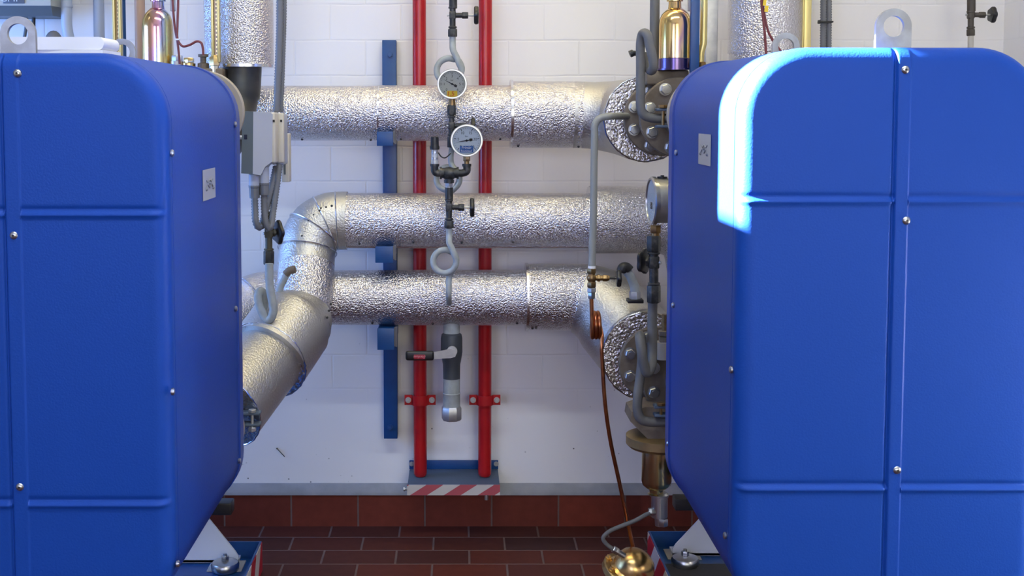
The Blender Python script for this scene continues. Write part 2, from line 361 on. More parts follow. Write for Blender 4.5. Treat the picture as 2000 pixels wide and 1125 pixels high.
def link_mesh(name, b, m, parent=None, loc=None, ang=35, flat=False):
    me = bpy.data.meshes.new(name)
    base = Vector(loc) if loc is not None else (Vector(ROOTLOC[parent.name]) if parent else Vector((0, 0, 0)))
    me.from_pydata([tuple(v-base) for v in b.v], [], b.f); me.update()
    import bmesh
    bm = bmesh.new(); bm.from_mesh(me); bmesh.ops.remove_doubles(bm, verts=bm.verts, dist=1e-6)
    bmesh.ops.recalc_face_normals(bm, faces=bm.faces); bm.to_mesh(me); bm.free()
    if not flat:
        me.shade_smooth(); me.set_sharp_from_angle(angle=math.radians(ang))
    if isinstance(m, (list, tuple)):
        for q in m: me.materials.append(q)
    else: me.materials.append(m)
    o = bpy.data.objects.new(name, me); COL.objects.link(o)
    if parent: o.parent = parent; ROOTLOC[o.name] = ROOTLOC[parent.name]
    else: o.location = base; ROOTLOC[o.name] = tuple(base)
    return o
ROOTLOC = {}
def thing(name, label, cat, loc, group=None):
    o = bpy.data.objects.new(name, None); COL.objects.link(o); o.location = loc; o.empty_display_size = 0.05
    o['label'] = label; o['category'] = cat
    if group: o['group'] = group
    ROOTLOC[o.name] = tuple(loc); return o
def part(name, b, m, parent, label=None, ang=35):
    o = link_mesh(name, b, m, parent, ang=ang)
    if label: o['label'] = label
    return o
def single(name, label, cat, b, m, loc, group=None, ang=35):
    o = link_mesh(name, b, m, None, loc, ang); o['label'] = label; o['category'] = cat
    if group: o['group'] = group
    return o
def struct(name, b, m, ang=35):
    o = link_mesh(name, b, m, None, (0, 0, 0), ang); o['kind'] = 'structure'; return o

def text_into(b, s, size, o, ux, uy, align=0.5, shear=0.0, off=(0, 0), valign=0.5):
    """flat lettering added to builder b: ux,uy unit axes in world, centred on o"""
    c = bpy.data.curves.new('t', 'FONT'); c.body = s; c.size = size; c.resolution_u = 3; c.shear = shear
    to = bpy.data.objects.new('t', c); COL.objects.link(to)
    me = to.to_mesh()
    vs = [v.co.copy() for v in me.vertices]; fs = [tuple(p.vertices) for p in me.polygons]
    to.to_mesh_clear(); bpy.data.objects.remove(to); bpy.data.curves.remove(c)
    if not vs: return
    x0 = min(v.x for v in vs); x1 = max(v.x for v in vs); y0 = min(v.y for v in vs); y1 = max(v.y for v in vs)
    mx = x0+(x1-x0)*align; my = y0+(y1-y0)*valign
    b.add([Vector(o)+Vector(ux)*(v.x-mx+off[0])+Vector(uy)*(v.y-my+off[1]) for v in vs], fs)

UP = Vector((0, 0, 1)); RX = Vector((1, 0, 0)); FWD = Vector((0, 1, 0)); TO = Vector((0, -1, 0))

# ------------------------------------------------------------------ the room shell
SK = P(900, 966, WY-0.012).z      # top of the skirting tiles
GB = P(900, 945, WY-0.01).z       # top of the grey band
b = B(); b.box((0.5*(WXL+WXR), WY+0.1, ZC/2), (WXR-WXL+0.4, 0.2, ZC)); struct('wall_back', b, MT['wall'])
b = B(); b.box((0.5*(WXL+WXR), 0.5*(WYF+WY), -0.05), (WXR-WXL+0.4, WY-WYF+0.4, 0.1)); struct('floor', b, MT['tile'])
b = B(); b.box((0.5*(WXL+WXR), 0.5*(WYF+WY), ZC+0.05), (WXR-WXL+0.4, WY-WYF+0.4, 0.1)); struct('ceiling', b, MT['ceiling'])
b = B(); b.box((WXR+0.1, 0.5*(WYF+WY), ZC/2), (0.2, WY-WYF, ZC)); struct('wall_right', b, MT['wall'])
# left wall with the narrow sunlit window
def wall_with_holes(name, x, y0, y1, holes, m, plane='X', th=0.16, sgn=-1):
    ys = sorted({y0, y1, *[h[0] for h in holes], *[h[1] for h in holes]}); zs = sorted({0.0, ZC, *[h[2] for h in holes], *[h[3] for h in holes]})
    b = B()
    for i in range(len(ys)-1):
        for j in range(len(zs)-1):
            yc = (ys[i]+ys[i+1])/2; zc = (zs[j]+zs[j+1])/2
            if any(h[0] < yc < h[1] and h[2] < zc < h[3] for h in holes): continue
            if plane == 'X': b.box((x+sgn*th/2, yc, zc), (th, ys[i+1]-ys[i], zs[j+1]-zs[j]))
            else: b.box((yc, x+sgn*th/2, zc), (ys[i+1]-ys[i], th, zs[j+1]-zs[j]))
    return struct(name, b, m)
# sun window: where the beam that reaches the right unit crosses the left wall
def back_to_wall(p):
    k = (WXL-p.x)/SUNV.x; return p+SUNV*k
YF, YB = 2.41, 3.20               # fronts and backs of the two exchangers
q_lo = back_to_wall(P(1421, 437, 2.60)); q_hi = back_to_wall(P(1762, 88, 2.43))
SW = (2.30+0.16, q_lo.y, q_lo.z, q_hi.z)
SW = (q_lo.y-0.34, q_lo.y, q_lo.z, q_hi.z)
HW = (0.1, 1.7, 1.7, 2.8)
wall_with_holes('wall_left', WXL, WYF, WY, [SW], MT['plain_wall'], 'X', 0.03)
wall_with_holes('wall_front', WYF, WXL, WXR, [], MT['plain_wall'], 'Y', 0.16)
b = B()
for (y, z, sy, sz) in ((SW[0]-.02, (SW[2]+SW[3])/2, .04, SW[3]-SW[2]+.08), (SW[1]+.02, (SW[2]+SW[3])/2, .04, SW[3]-SW[2]+.08), ((SW[0]+SW[1])/2, SW[2]-.02, SW[1]-SW[0], .04), ((SW[0]+SW[1])/2, SW[3]+.02, SW[1]-SW[0], .04)):
    b.box((WXL+0.012, y, z), (0.024, sy, sz))
struct('window_1', b, MT['white_paint'])
def fake_window(name, c, sx, sz, plane):
    b = B(); t = .05
    def bx(u, z, su, szz, d=.04):
        if plane == 'Y': b.box((c[0]+u, c[1], c[2]+z), (su, d, szz))
        else: b.box((c[0], c[1]+u, c[2]+z), (d, su, szz))
    bx(-sx/2-t/2, 0, t, sz+2*t); bx(sx/2+t/2, 0, t, sz+2*t); bx(0, -sz/2-t/2, sx, t); bx(0, sz/2+t/2, sx, t)
    struct(name, b, MT['white_paint'])
fake_window('window_2', (-1.7, WYF+0.05, 1.95), 1.5, 1.5, 'Y')
fake_window('window_3', (1.05, WYF+0.05, 1.95), 1.5, 1.5, 'Y')
fake_window('window_4', (WXL+0.04, 0.9, 2.25), 1.6, 1.1, 'X')
fake_window('added_fill_frame', (WXL+0.04, 3.45, 1.35), 0.9, 1.3, 'X')  # unseen frame added around the low fill lamp; the wall is closed here
# grey painted band over the skirting, and the skirting tiles
b = B(); b.add([(WXL, WY+.01, GB), (WXL, WY-.004, GB), (WXL, WY-.02, SK+.012), (WXL, WY-.02, SK), (WXL, WY+.01, SK),
               (WXR, WY+.01, GB), (WXR, WY-.004, GB), (WXR, WY-.02, SK+.012), (WXR, WY-.02, SK), (WXR, WY+.01, SK)],
              [(0, 1, 6, 5), (1, 2, 7, 6), (2, 3, 8, 7), (3, 4, 9, 8), (0, 4, 3, 2, 1), (5, 6, 7, 8, 9)])
MT['band'] = mat('grey_band_paint', (0.23, 0.235, 0.25), 0.55, bump=(50, .3, 3), var=(12, (0.29, 0.29, 0.31), .4, .65))
struct('trim_1', b, MT['band'])
b = B(); b.box((0.5*(WXL+WXR), WY-.006, SK/2), (WXR-WXL, .014, SK)); struct('baseboard_back', b, MT['skirt_tile'])

# ------------------------------------------------------------------ common fittings
def bolt(b, p, d, r, h=None, washer=True):
    p = Vector(p); d = Vector(d).normalized(); h = h or r*0.8
    if washer: b.cyl(p-d*.001, p+d*r*.2, r*1.2, 24)
    b.hexn(p+d*r*.2, p+d*(h+r*.2), r, 0.3)
    b.cyl(p+d*h, p+d*(h+r*.35), r*.5, 10)
def handwheel(parent, c, d, r, th, m=None, lobes=5):
    d = Vector(d).normalized(); c = Vector(c); b = B()
    prof = [(-th*.5, r*.72), (-th*.45, r*.9), (-th*.2, r*1.0), (th*.25, r*1.0), (th*.5, r*.9), (th*.45, r*.8), (-th*.05, r*.76), (-th*.1, r*.25), (th*.35, r*.22), (th*.45, r*.12)]
    b.lathe(c, d, prof, 60, lobes, .09)
    u, v = frame_of(d)
    for k in range(lobes):
        a = 2*PI*k/lobes+.0; e = u*math.cos(a)+v*math.sin(a)
        b.prism([c+e*r*.2+v*0+d*(-th*.1)-e.cross(d)*r*.04, c+e*r*.85+d*(-th*.1)-e.cross(d)*r*.04, c+e*r*.85+d*(th*.3)-e.cross(d)*r*.04, c+e*r*.2+d*(th*.3)-e.cross(d)*r*.04], e.cross(d)*r*.08)
    return part('handwheel', b, m or MT['black'], parent)
def shutoff_valve(label, px, y0, y1, Y, wheel_px, wheel_r=18, m=None, nut_top=True, nut_bot=True, wd=None, wheel_y=None, nutpx=9, group='small handwheel shutoff valves', name='shutoff_valve', nm=None):
    """vertical needle valve between pixel rows y0..y1 at column px"""
    m = m or MT['dark_steel']; nm = nm or m
    h = y1-y0; k = (nutpx/9.0)
    root = thing(name, label, 'valve', P(px, y1, Y), group)
    q = lambda y: P(px, y, Y)
    R = lambda n: M(n, (y0+y1)/2, Y)
    a = y0+h*(.24 if nut_top else 0); e = y1-h*(.26 if nut_bot else 0)
    b = B(); yc = wheel_y or (a+e)/2
    b.cyl(q(a), q(e), R(6.0*k), 20)
    b.cyl(q(a+1), q(a+5), R(8.2*k), 20, R(.8)); b.cyl(q(e-5), q(e-1), R(8.2*k), 20, R(.8))
    b.box(q(yc), (R(13*k), R(12*k), R(16*k)), R(2))
    d = wd or (P(wheel_px, yc, Y)-q(yc)).normalized()
    part('body', b, m, root)
    if nut_top:
        b = B(); b.hexn(q(y0), q(a), R(nutpx), .5); part('union_nut', b, nm, root)
    if nut_bot:
        b = B(); b.hexn(q(e), q(y1), R(nutpx), .5); part('union_nut', b, nm, root)
    D = R(abs(wheel_px-px)) if wd is None else R(wheel_px)
    c = q(yc)
    b = B(); b.cyl(c, c+d*D*.45, R(5*k), 18); b.hexn(c+d*D*.40, c+d*D*.66, R(7*k), .2); part('bonnet', b, m, root)
    b = B(); b.cyl(c+d*D*.6, c+d*D, R(2.2*k), 12); part('spindle', b, MT['steel_dull'], root)
    handwheel(root, c+d*D, d, R(wheel_r), R(9))
    b = B(); b.cyl(c-d*R(5*k), c-d*R(9*k), R(1.6*k), 10); b.cyl(c-d*R(8.5*k), c-d*R(10.5*k), R(2.4*k), 10); part('vent_screw', b, MT['steel_dull'], root)
    return root
def siphon(label, pts, r_px, Y, m=None, group='pigtail siphon tubes', name='siphon_tube', cat='pipe'):
    """pts = (px,py,dY) relative to depth Y"""
    w = [P(a, b_, Y+c) for a, b_, c in pts]
    w = smooth_path(w, 7); R = M(r_px, pts[len(pts)//2][1], Y)
    b = B(); b.tube(w, R, 16)
    root = thing(name, label, cat, w[0], group)
    part('tube', b, m or MT['grey_paint'], root)
    return root, w, R
def loop_pts(cx, cy, r, a0, a1, n, d0, d1):
    """angles in degrees, image plane (0 = right, 90 = up)"""
    return [(cx+r*math.cos(math.radians(a0+(a1-a0)*i/n)), cy-r*math.sin(math.radians(a0+(a1-a0)*i/n)), d0+(d1-d0)*i/n) for i in range(n+1)]

# ------------------------------------------------------------------ heat exchangers
def outline(cx, z0, z1, hw, R, n=12):
    pts = []
    for (sx, zc, a0) in ((1, z1-R, 0), (-1, z1-R, PI/2), (-1, z0+R, PI), (1, z0+R, 1.5*PI)):
        for k in range(n+1):
            a = a0+PI/2*k/n; pts.append((cx+sx*(hw-R)+R*math.cos(a), zc+R*math.sin(a)))
    return pts
def loft(b, loops):
    """loops: list of (outline pts, y)"""
    n = len(loops[0][0]); vs = []; fs = []
    for pts, y in loops: vs += [(x, y, z) for x, z in pts]
    for i in range(len(loops)-1):
        for j in range(n): fs.append((i*n+j, i*n+(j+1) % n, (i+1)*n+(j+1) % n, (i+1)*n+j))
    b.add(vs, fs)
def exchanger(side, label):
    if side == 'L':
        cx, hw, z1, zg = -0.902, 0.310, 1.611, [P(200, 420, YF).z, P(200, 987, YF).z]
        seamx = (P(13, 500, YF).x, P(43, 500, YF).x)
        fs_ = [(33, 143), (26, 460), (38, 952)]; sd = [(334, 299), (335, 765), (345, 1101)]; bk = [(458, 243), (459, 603), (466, 900)]
    else:
        cx, hw, z1, zg = 0.884, 0.313, 1.622, [P(1600, 394, YF).z, P(1600, 956, YF).z]
        seamx = (P(1744, 500, YF).x, P(1770, 500, YF).x)
        fs_ = [(1769, 136), (1771, 431), (1753, 919)]; sd = [(1430, 722), (1418, 1046)]; bk = [(1322, 298), (1316, 596), (1306, 866)]
    sg = 1 if side == 'L' else -1          # inner side (towards the gap)
    z0 = 0.425; R = 0.14; rf = 0.032
    root = thing('heat_exchanger', label, 'heat exchanger', (cx, (YF+YB)/2, 0.05), 'blue clad plate heat exchangers')
    # front cover: moulded shell
    nc = 16; zs = []
    for k in range(nc+1): zs.append(z0+R-R*math.cos(PI/2*k/nc))
    nm_ = 190; zs += [z0+R+(z1-z0-2*R)*k/nm_ for k in range(1, nm_)]
    for g in zg: zs += [g+k*.0017 for k in range(-9, 14)]
    zs = sorted(zs)
    for k in range(nc+1): zs.append(z1-R+R*math.sin(PI/2*k/nc))
    nx = 200
    ts = []
    for i in range(nx+1):
        t = -1+2*i/nx; ts.append(t)
    edge = [1-0.0012*k*k for k in range(12)]
    ts = sorted(set([round(t, 5) for t in ts if abs(t) < edge[-1]]+[round(e, 5) for e in edge]+[round(-e, 5) for e in edge]))
    sx0, sx1 = seamx
    for sxx in (sx0, sx1):
        ts += [(sxx-cx)/hw+k*.0026 for k in range(-7, 8)]
    ts = sorted(set(round(t, 5) for t in ts))
    def yoff(x, z):
        dx = abs(x-cx); dz0 = (z1+z0)/2; hh = (z1-z0)/2; dz = abs(z-dz0)
        qx = dx-(hw-R); qz = dz-(hh-R)
        sd_ = math.hypot(max(qx, 0), max(qz, 0))+min(max(qx, qz), 0)-R
        s_ = max(0, -sd_); y = 0
        if s_ < rf: y = rf-math.sqrt(max(0, rf*rf-(rf-s_)**2))
        fade = min(1, s_/.02)
        instrip = sx0 < x < sx1
        for g in zg:
            y += (-0.0045*math.exp(-((z-g)/.0055)**2)+0.003*math.exp(-((z-g-.011)/.006)**2))*(0.0 if instrip else 1)*fade
            # the fillet is pinched at the bead
            if s_ < rf*1.6 and dz < hh-R: y += .004*math.exp(-((z-g)/.007)**2)*(1-min(1, s_/(rf*1.6)))*.0
        def st(t): t = max(0, min(1, t)); return t*t*(3-2*t)
        y -= 0.0026*st((x-sx0)/.005+.5)*st((sx1-x)/.005+.5)
        y += 0.0045*math.exp(-((x-(sx0-.003))/.0035)**2)
        # a shallow raised border beside the inner edge
        return y
    b = B(); vs = []
    for z in zs:
        if z > z1-R: wd = hw-R+math.sqrt(max(0, R*R-(z-z1+R)**2))
        elif z < z0+R: wd = hw-R+math.sqrt(max(0, R*R-(z0+R-z)**2))
        else: wd = hw
        for t in ts: x = cx+t*wd; vs.append((x, YF+yoff(x, z), z))
    n = len(ts); m_ = len(zs); fs = [(i*n+j, i*n+j+1, (i+1)*n+j+1, (i+1)*n+j) for i in range(m_-1) for j in range(n-1)]
    per = [(0, j) for j in range(n)]+[(i, n-1) for i in range(1, m_)]+[(m_-1, j) for j in range(n-2, -1, -1)]+[(i, 0) for i in range(m_-2, 0, -1)]
    base = len(vs); YS = YF+rf+.012
    for (i, j) in per: v = vs[i*n+j]; vs.append((v[0], YS, v[2]))
    k = len(per)
    for q in range(k):
        a = per[q][0]*n+per[q][1]; c = per[(q+1) % k]; c = c[0]*n+c[1]
        fs.append((a, base+q, base+(q+1) % k, c))
    b.add(vs, fs)
    cover = part('front_cover', b, MT['blue'], root, ang=50)
    o0 = outline(cx, z0, z1, hw, R); oi = outline(cx, z0+.004, z1-.004, hw-.004, R-.004); oo = outline(cx, z0-.004, z1+.004, hw+.004, R+.004)
    b = B(); loft(b, [(oi, YS-.02), (oi, YS+.003), (o0, YS+.004), (o0, YB-.052), (oi, YB-.050)])
    part('side_jacket', b, MT['blue'], root)
    b = B(); loft(b, [(oi, YB-.052), (oi, YB-.046)]); part('shadow_gap', b, MT['black_gap'], root, 'dark joint line in the blue jacket')
    b = B(); loft(b, [(oi, YB-.046), (oo, YB-.045), (oo, YB), (outline(cx, z0+.02, z1-.02, hw-.02, R-.02), YB)])
    part('rear_rim', b, MT['blue_edge'], root)
    # end plate that closes the back
    b = B(); b.prism([(x, YB-.012, z) for x, z in outline(cx, z0+.016, z1-.016, hw-.016, R-.016)], (0, .02, 0)); part('frame_plate', b, MT['beige_plate'], root)
    # screws
    for (px, py) in fs_:
        b = B(); p = P(px, py, YF-.004); b.lathe(p+Vector((0, .006, 0)), TO, [(0, .0085), (.004, .0088), (.0055, .008), (.0075, .0055), (.0085, .003)], 18)
        s = part('screw', b, MT['steel'], root)
        b = B(); b.cyl(p+Vector((0, -.0005, 0)), p+Vector((0, -.0028, 0)), .0026, 6); part('socket', b, MT['ink'], s)
    for (px, py) in sd+bk:
        X = cx+sg*(hw+.001)
        # depth from the column
        u = (px-CX)/FPX; t = X/u; v = (CY-py)/FPX
        Yp = t*(math.cos(PHI)+v*math.sin(PHI)); p = Vector((X, Yp, H+t*(v*math.cos(PHI)-math.sin(PHI))))
        b = B(); b.lathe(p, Vector((sg, 0, 0)), [(0, .0075), (.0035, .0078), (.006, .005)], 14); part('screw', b, MT['steel'], root)
    # sticker on the inner flank
    cnr = [(396, 333), (420, 326.5), (420, 384), (396, 394.5)] if side == 'L' else [(1365.5, 261.5), (1389, 262), (1387.5, 324), (1364, 320.5)]
    X = cx+sg*(hw+.0012)
    def onside(px, py):
        u = (px-CX)/FPX; t = X/u; v = (CY-py)/FPX
        return Vector((X, t*(math.cos(PHI)+v*math.sin(PHI)), H+t*(v*math.cos(PHI)-math.sin(PHI))))
    w4 = [onside(*c) for c in cnr]
    ya = (w4[0].y+w4[3].y)/2; yb = (w4[1].y+w4[2].y)/2; za = (w4[0].z+w4[1].z)/2; zb = (w4[2].z+w4[3].z)/2
    b = B(); b.prism([(X, ya, za), (X, yb, za), (X, yb, zb), (X, ya, zb)], (sg*.0008, 0, 0))
    st_ = part('sticker', b, MT['sticker'], root, 'silver sticker with a small wave emblem')
    b = B(); ym = (ya+yb)/2; zm = (za+zb)/2; sc = abs(yb-ya)/4.2; XX = X+sg*.0012
    def wave(z, n_, amp, ph, x0, x1):
        pts = []
        for i in range(25):
            t = i/24; pts.append(Vector((XX, ym+(x0+(x1-x0)*t)*sc, z+amp*math.cos(2*PI*n_*t+ph))))
        b.tube(pts, sc*.055, 6)
    hz = abs(za-zb)
    wave(zm+hz*.10, 2, hz*.035, PI*0, -1.1, 1.1)
    wave(zm-hz*.06, 2, hz*.055, PI, -1.2, 1.2)
    for (dy, dz_) in ((0, .03), (-1.15, -.15), (1.15, -.15)): b.sphere((XX, ym+dy*sc, zm+dz_*hz), sc*.13, n=8)
    part('emblem', b, MT['logo_ink'], st_)
    # lifting lugs front and rear
    for (Y, cpx) in ((YF+.055, 36 if side == 'L' else 1744), (YB+.02, 238 if side == 'L' else 1535)):
        X0 = P(cpx, 60, Y).x; r = .0365; ri = .0215; zt = P(cpx, 32 if side == 'L' else 17, YF+.055).z; zc = zt-r; th = .011
        b = B(); angs = [math.radians(-45+270*i/54) for i in range(55)]
        out = []; inn = []
        for a in angs:
            inn.append((X0+ri*math.cos(a), zc+ri*math.sin(a)))
            if a < -1e-6: out.append((X0+r, zc+r*math.tan(a)))
            elif a > PI+1e-6: out.append((X0-r, zc-r*math.tan(a)))
            else: out.append((X0+r*math.cos(a), zc+r*math.sin(a)))
        nb = 16; hole_b = [(X0+ri*math.cos(PI*1.25+PI*.5*i/nb), zc+ri*math.sin(PI*1.25+PI*.5*i/nb)) for i in range(nb+1)]
        bot = [(X0-r+2*r*i/nb, zc-r) for i in range(nb+1)]
        for yy in (Y-th/2, Y+th/2):
            for A_, B_ in ((out, inn), (hole_b, bot)):
                for i in range(len(A_)-1): b.add([(x, yy, z) for x, z in (A_[i], A_[i+1], B_[i+1], B_[i])], [(0, 1, 2, 3)])
            b.add([(X0-r, yy, zc-r), (X0+r, yy, zc-r), (X0+r, yy, z1-.03), (X0-r, yy, z1-.03)], [(0, 1, 2, 3)])
        def rim(seq):
            for i in range(len(seq)-1):
                p1 = seq[i]; p2 = seq[i+1]
                b.add([(p1[0], Y-th/2, p1[1]), (p2[0], Y-th/2, p2[1]), (p2[0], Y+th/2, p2[1]), (p1[0], Y+th/2, p1[1])], [(0, 1, 2, 3)])
        rim([(X0+r, z1-.03)]+out+[(X0-r, z1-.03)]); rim(inn); rim(hole_b)
        part('lifting_lug', b, MT['galv'], root)
    # support gusset and levelling foot behind the lower edge
    b = B(); zp = 0.047
    if side == 'L':
        Yg = 3.72; A = P(465, 1080, Yg); T = P(405, 1010, Yg); sgn = 1; fc = P(440, 1112, 3.66)
    else:
        Yg = 3.78; A = P(1314, 1068, Yg); T = P(1372, 1008, Yg); sgn = -1; fc = P(1338, 1096, 3.70)
    zA = zp+.022
    b.prism([(A.x, Yg, zA), (A.x-sgn*.022*0, Yg, zp), (A.x-sgn*.20, Yg, zp), (A.x-sgn*.20, Yg, .40), (T.x-sgn*.03, Yg, .40), (T.x, Yg, T.z), (A.x-sgn*.01, Yg, zA+.016)], (0, .008, 0))
    b.box((A.x-sgn*.10, Yg+.03, zp+.005), (.20, .06, .008))
    g = part('support_gusset', b, MT['gusset'], root, 'galvanised gusset plate, sunlight put into its pale colour')
    b = B(); b.box((T.x-sgn*.055, Yg+.05, .24), (.05, .012, .39)); part('support_post', b, MT['galv'], root)
    b = B(); b.box((cx, Yg-.20, .395), (.30, .56, .05)); part('support_beam', b, MT['dark_steel'], root)
    k0 = P(440, 978, 3.27) if side == 'L' else P(1316, 970, 3.27); k1 = P(455, 1001, 3.27) if side == 'L' else P(1330, 992, 3.27)
    b = B(); b.box(((k0.x+k1.x)/2-sgn*.02, 3.27, (k0.z+k1.z)/2), (abs(k1.x-k0.x)+.04, .05, k0.z-k1.z), .003); part('corner_bracket', b, MT['black'], root, 'small black bracket under the rear corner')
    fx, fy = fc.x, fc.y
    b = B(); b.lathe((fx, fy, zp), UP, [(0, .040), (.006, .044), (.018, .0445), (.026, .040), (.030, .028), (.031, .012)], 36)
    ft = part('levelling_foot', b, MT['steel'], root)
    b = B(); b.hexn((fx, fy, zp+.030), (fx, fy, zp+.046), .0125, .3); part('nut', b, MT['steel'], ft)
    b = B(); b.cyl((fx, fy, zp+.03), (fx, fy, zp+.053), .006, 12); part('stud', b, MT['steel'], ft)
    return root
exL = exchanger('L', 'blue plastic clad heat exchanger on the left with a paper pile on top')
exR = exchanger('R', 'blue plastic clad heat exchanger on the right with a sunlit white edge')

# base trays with hazard tape
def tray(side, label):
    sg = 1 if side == 'L' else -1
    if side == 'L': cz = P(511, 1057, 3.77); yb_ = 3.77; X1 = cz.x; X0 = -1.22
    else: cz = P(1266, 1037, 3.87); yb_ = 3.87; X1 = cz.x; X0 = 1.22
    zt = cz.z; yf = 2.45; t = .006; zp = .045; xc = (X0+X1)/2; L = abs(X1-X0)
    root = thing('base_tray', label, 'tray', (xc, (yb_+yf)/2, 0), 'blue base trays with striped sides')
    b = B(); b.box((X1-sg*t/2, (yb_+yf)/2, zt/2), (t, yb_-yf, zt)); b.box((X0+sg*t/2, (yb_+yf)/2, zt/2), (t, yb_-yf, zt))
    b.box((xc, yb_-t/2, zt/2), (L-2*t, t, zt)); b.box((xc, yf+t/2, zt/2), (L-2*t, t, zt)); b.box((xc, (yb_+yf)/2, zp/2), (L-2*t, yb_-yf-2*t, zp-.002))
    part('tray_body', b, MT['blue_paint'], root)
    b = B(); b.box((X1+sg*.001, (yb_+yf)/2, zt/2), (.002, yb_-yf-.002, zt-.006))
    m = stripe_material('hazard_tape_'+side, ('Y', 1.0), ('Z', -0.6 if side == 'L' else 1.1), 0.17 if side == 'L' else 0.20, (0.60, 0.57, 0.57), (0.45, 0.012, 0.03), 0.02)
    part('hazard_tape', b, m, root, 'red and white striped tape on the tray side')
    b = B(); b.box((X1-sg*.12, yb_-.27, zp+.001), (.2, .22, .004)); part('rubber_mat', b, MT['rubber'], root)
    b = B(); b.box((X1-sg*.10, yb_-.075, zp+.001), (.11, .09, .004), 0.0019); part('felt_pad', b, MT['felt'], root)
    return root
tray('L', 'blue tray with striped tape under the left heat exchanger')
tray('R', 'blue tray with striped tape beside the brass dome valve')

# papers on the left unit
zb_ = 1.6118
c = P(140, 95, 2.83)
R3 = Matrix.Rotation(math.radians(-4), 3, 'Z')
b = B(); XR_ = P(203, 95, 2.70).x; XL_ = XR_-.245
b.box(((XL_+XR_)/2+.003, 2.76, zb_+.0095), (.245, .115, .018), 0, R3)
single('paper_stack', 'thick stack of white paper lying flat on the left blue casing', 'paper', b, MT['white'], ((XL_+XR_)/2, 2.76, zb_))
b = B(); n = 10
prof = [(XL_, zb_+.019)]+[(XR_-.012+.012*math.sin(PI*i/n), zb_+.0335-.0145*math.cos(PI*i/n)) for i in range(n+1)]+[(XL_, zb_+.048)]
b.prism([(x, 2.70, z) for x, z in prof], (0.004, .11, 0))
single('folded_booklet', 'white folded booklet on top of the paper stack', 'booklet', b, MT['white'], ((XL_+XR_)/2, 2.76, zb_+.019))

# ------------------------------------------------------------------ blue support rail on the wall
X0, X1 = P(748, 470, 4.14).x, P(775, 470, 4.14).x; zt, zb = P(760, 78, 4.14).z, P(760, 857, 4.14).z
root = thing('pipe_support_rail', 'upright blue steel rail bolted to the wall with three bracket arms', 'bracket', ((X0+X1)/2, 4.17, zb))
b = B(); b.box(((X0+X1)/2, 4.17, (zt+zb)/2), (X1-X0, .06, zt-zb), .002); part('upright', b, MT['blue_paint'], root)
for y in (107, 835):
    b = B(); bolt(b, P(762, y, 4.14), TO, M(5, y, 4.14)); part('bolt', b, MT['blue_paint'], root)
for (xa, xb, ya, yb, kind) in ((736, 768, 257, 285, 0), (733, 768, 481, 513, 0), (737, 770, 641, 683, 1)):
    Yf_ = 3.866
    A = P(xa, ya, Yf_); C = P(xb, yb, Yf_); b = B()
    b.box(((A.x+C.x)/2, (Yf_+4.14)/2, (A.z+C.z)/2), (C.x-A.x, 4.14-Yf_, (A.z-C.z)*.9), .002)
    arm = part('bracket_arm', b, MT['blue_paint'], root)
    b = B(); b.box(((A.x+C.x)/2, Yf_-.002, (A.z+C.z)/2), (C.x-A.x, .005, (A.z-C.z)), .001); part('end_cap', b, MT['blue_paint'], arm)
    b = B(); b.prism([(C.x, Yf_, A.z+.002), (C.x+.006, Yf_+.02, A.z+.002), (C.x+.006, Yf_+.02, C.z+.005), (C.x, Yf_, C.z+.012)], (.003, .006, 0)); part('side_strap', b, MT['galv'], arm)

# ------------------------------------------------------------------ wall shelf and red pipes
zs_ = P(900, 915, 4.19).z; ys_ = 4.0
XA, XB = P(797, 930, 4.05).x, P(975, 930, 4.05).x
root = thing('pipe_foot_shelf', 'small dark grey shelf with striped front carrying both red pipes', 'shelf', ((XA+XB)/2, 4.1, .0))
b = B(); b.box(((XA+XB)/2, 4.09, zs_-.004), (XB-XA, .185, .008), .001)
zl = P(900, 966, ys_).z
b.box((XA+.003, 4.09, (zs_+zl)/2-.002), (.006, .18, zs_-zl-.006)); b.box((XB-.003, 4.09, (zs_+zl)/2-.002), (.006, .18, zs_-zl-.006)); part('top_plate', b, MT['slate'], root)
b = B(); zf1 = P(900, 947, ys_-.004).z
b.box(((XA+XB)/2, ys_-.004, (zf1+zl)/2), (XB-XA+.002, .006, zf1-zl))
m = stripe_material('shelf_hazard_tape', ('X', 1.0), ('Z', -1.55), 0.116, (0.50, 0.47, 0.43), (0.37, 0.065, 0.08), 0.02)
part('hazard_tape', b, m, root, 'faded red and cream diagonal striped front')
b = B(); zf2 = P(900, 899, 4.185).z; b.box(((XA+XB)/2, 4.186, (zs_+zf2)/2), (XB-XA+.002, .008, zf2-zs_), .001); part('rear_flange', b, MT['blue_paint'], root)
for x in (804, 969):
    b = B(); bolt(b, P(x, 906, 4.182), TO, M(4, 906, 4.18)); part('bolt', b, MT['steel_dull'], root)
b = B(); p = P(950, 965, 4.05); b.cyl(p, p-UP*.02, .007, 12); part('bolt', b, MT['steel_dull'], root)
b = B(); p = P(789, 955, ys_+.04); b.cyl(p, p+RX*.012, .005, 12); b.hexn(p-RX*.002, p+RX*.004, .008); part('bolt', b, MT['steel_dull'], root)
XR1 = P(820.5, 700, 4.095).x; XR2 = P(947, 700, 4.095).x
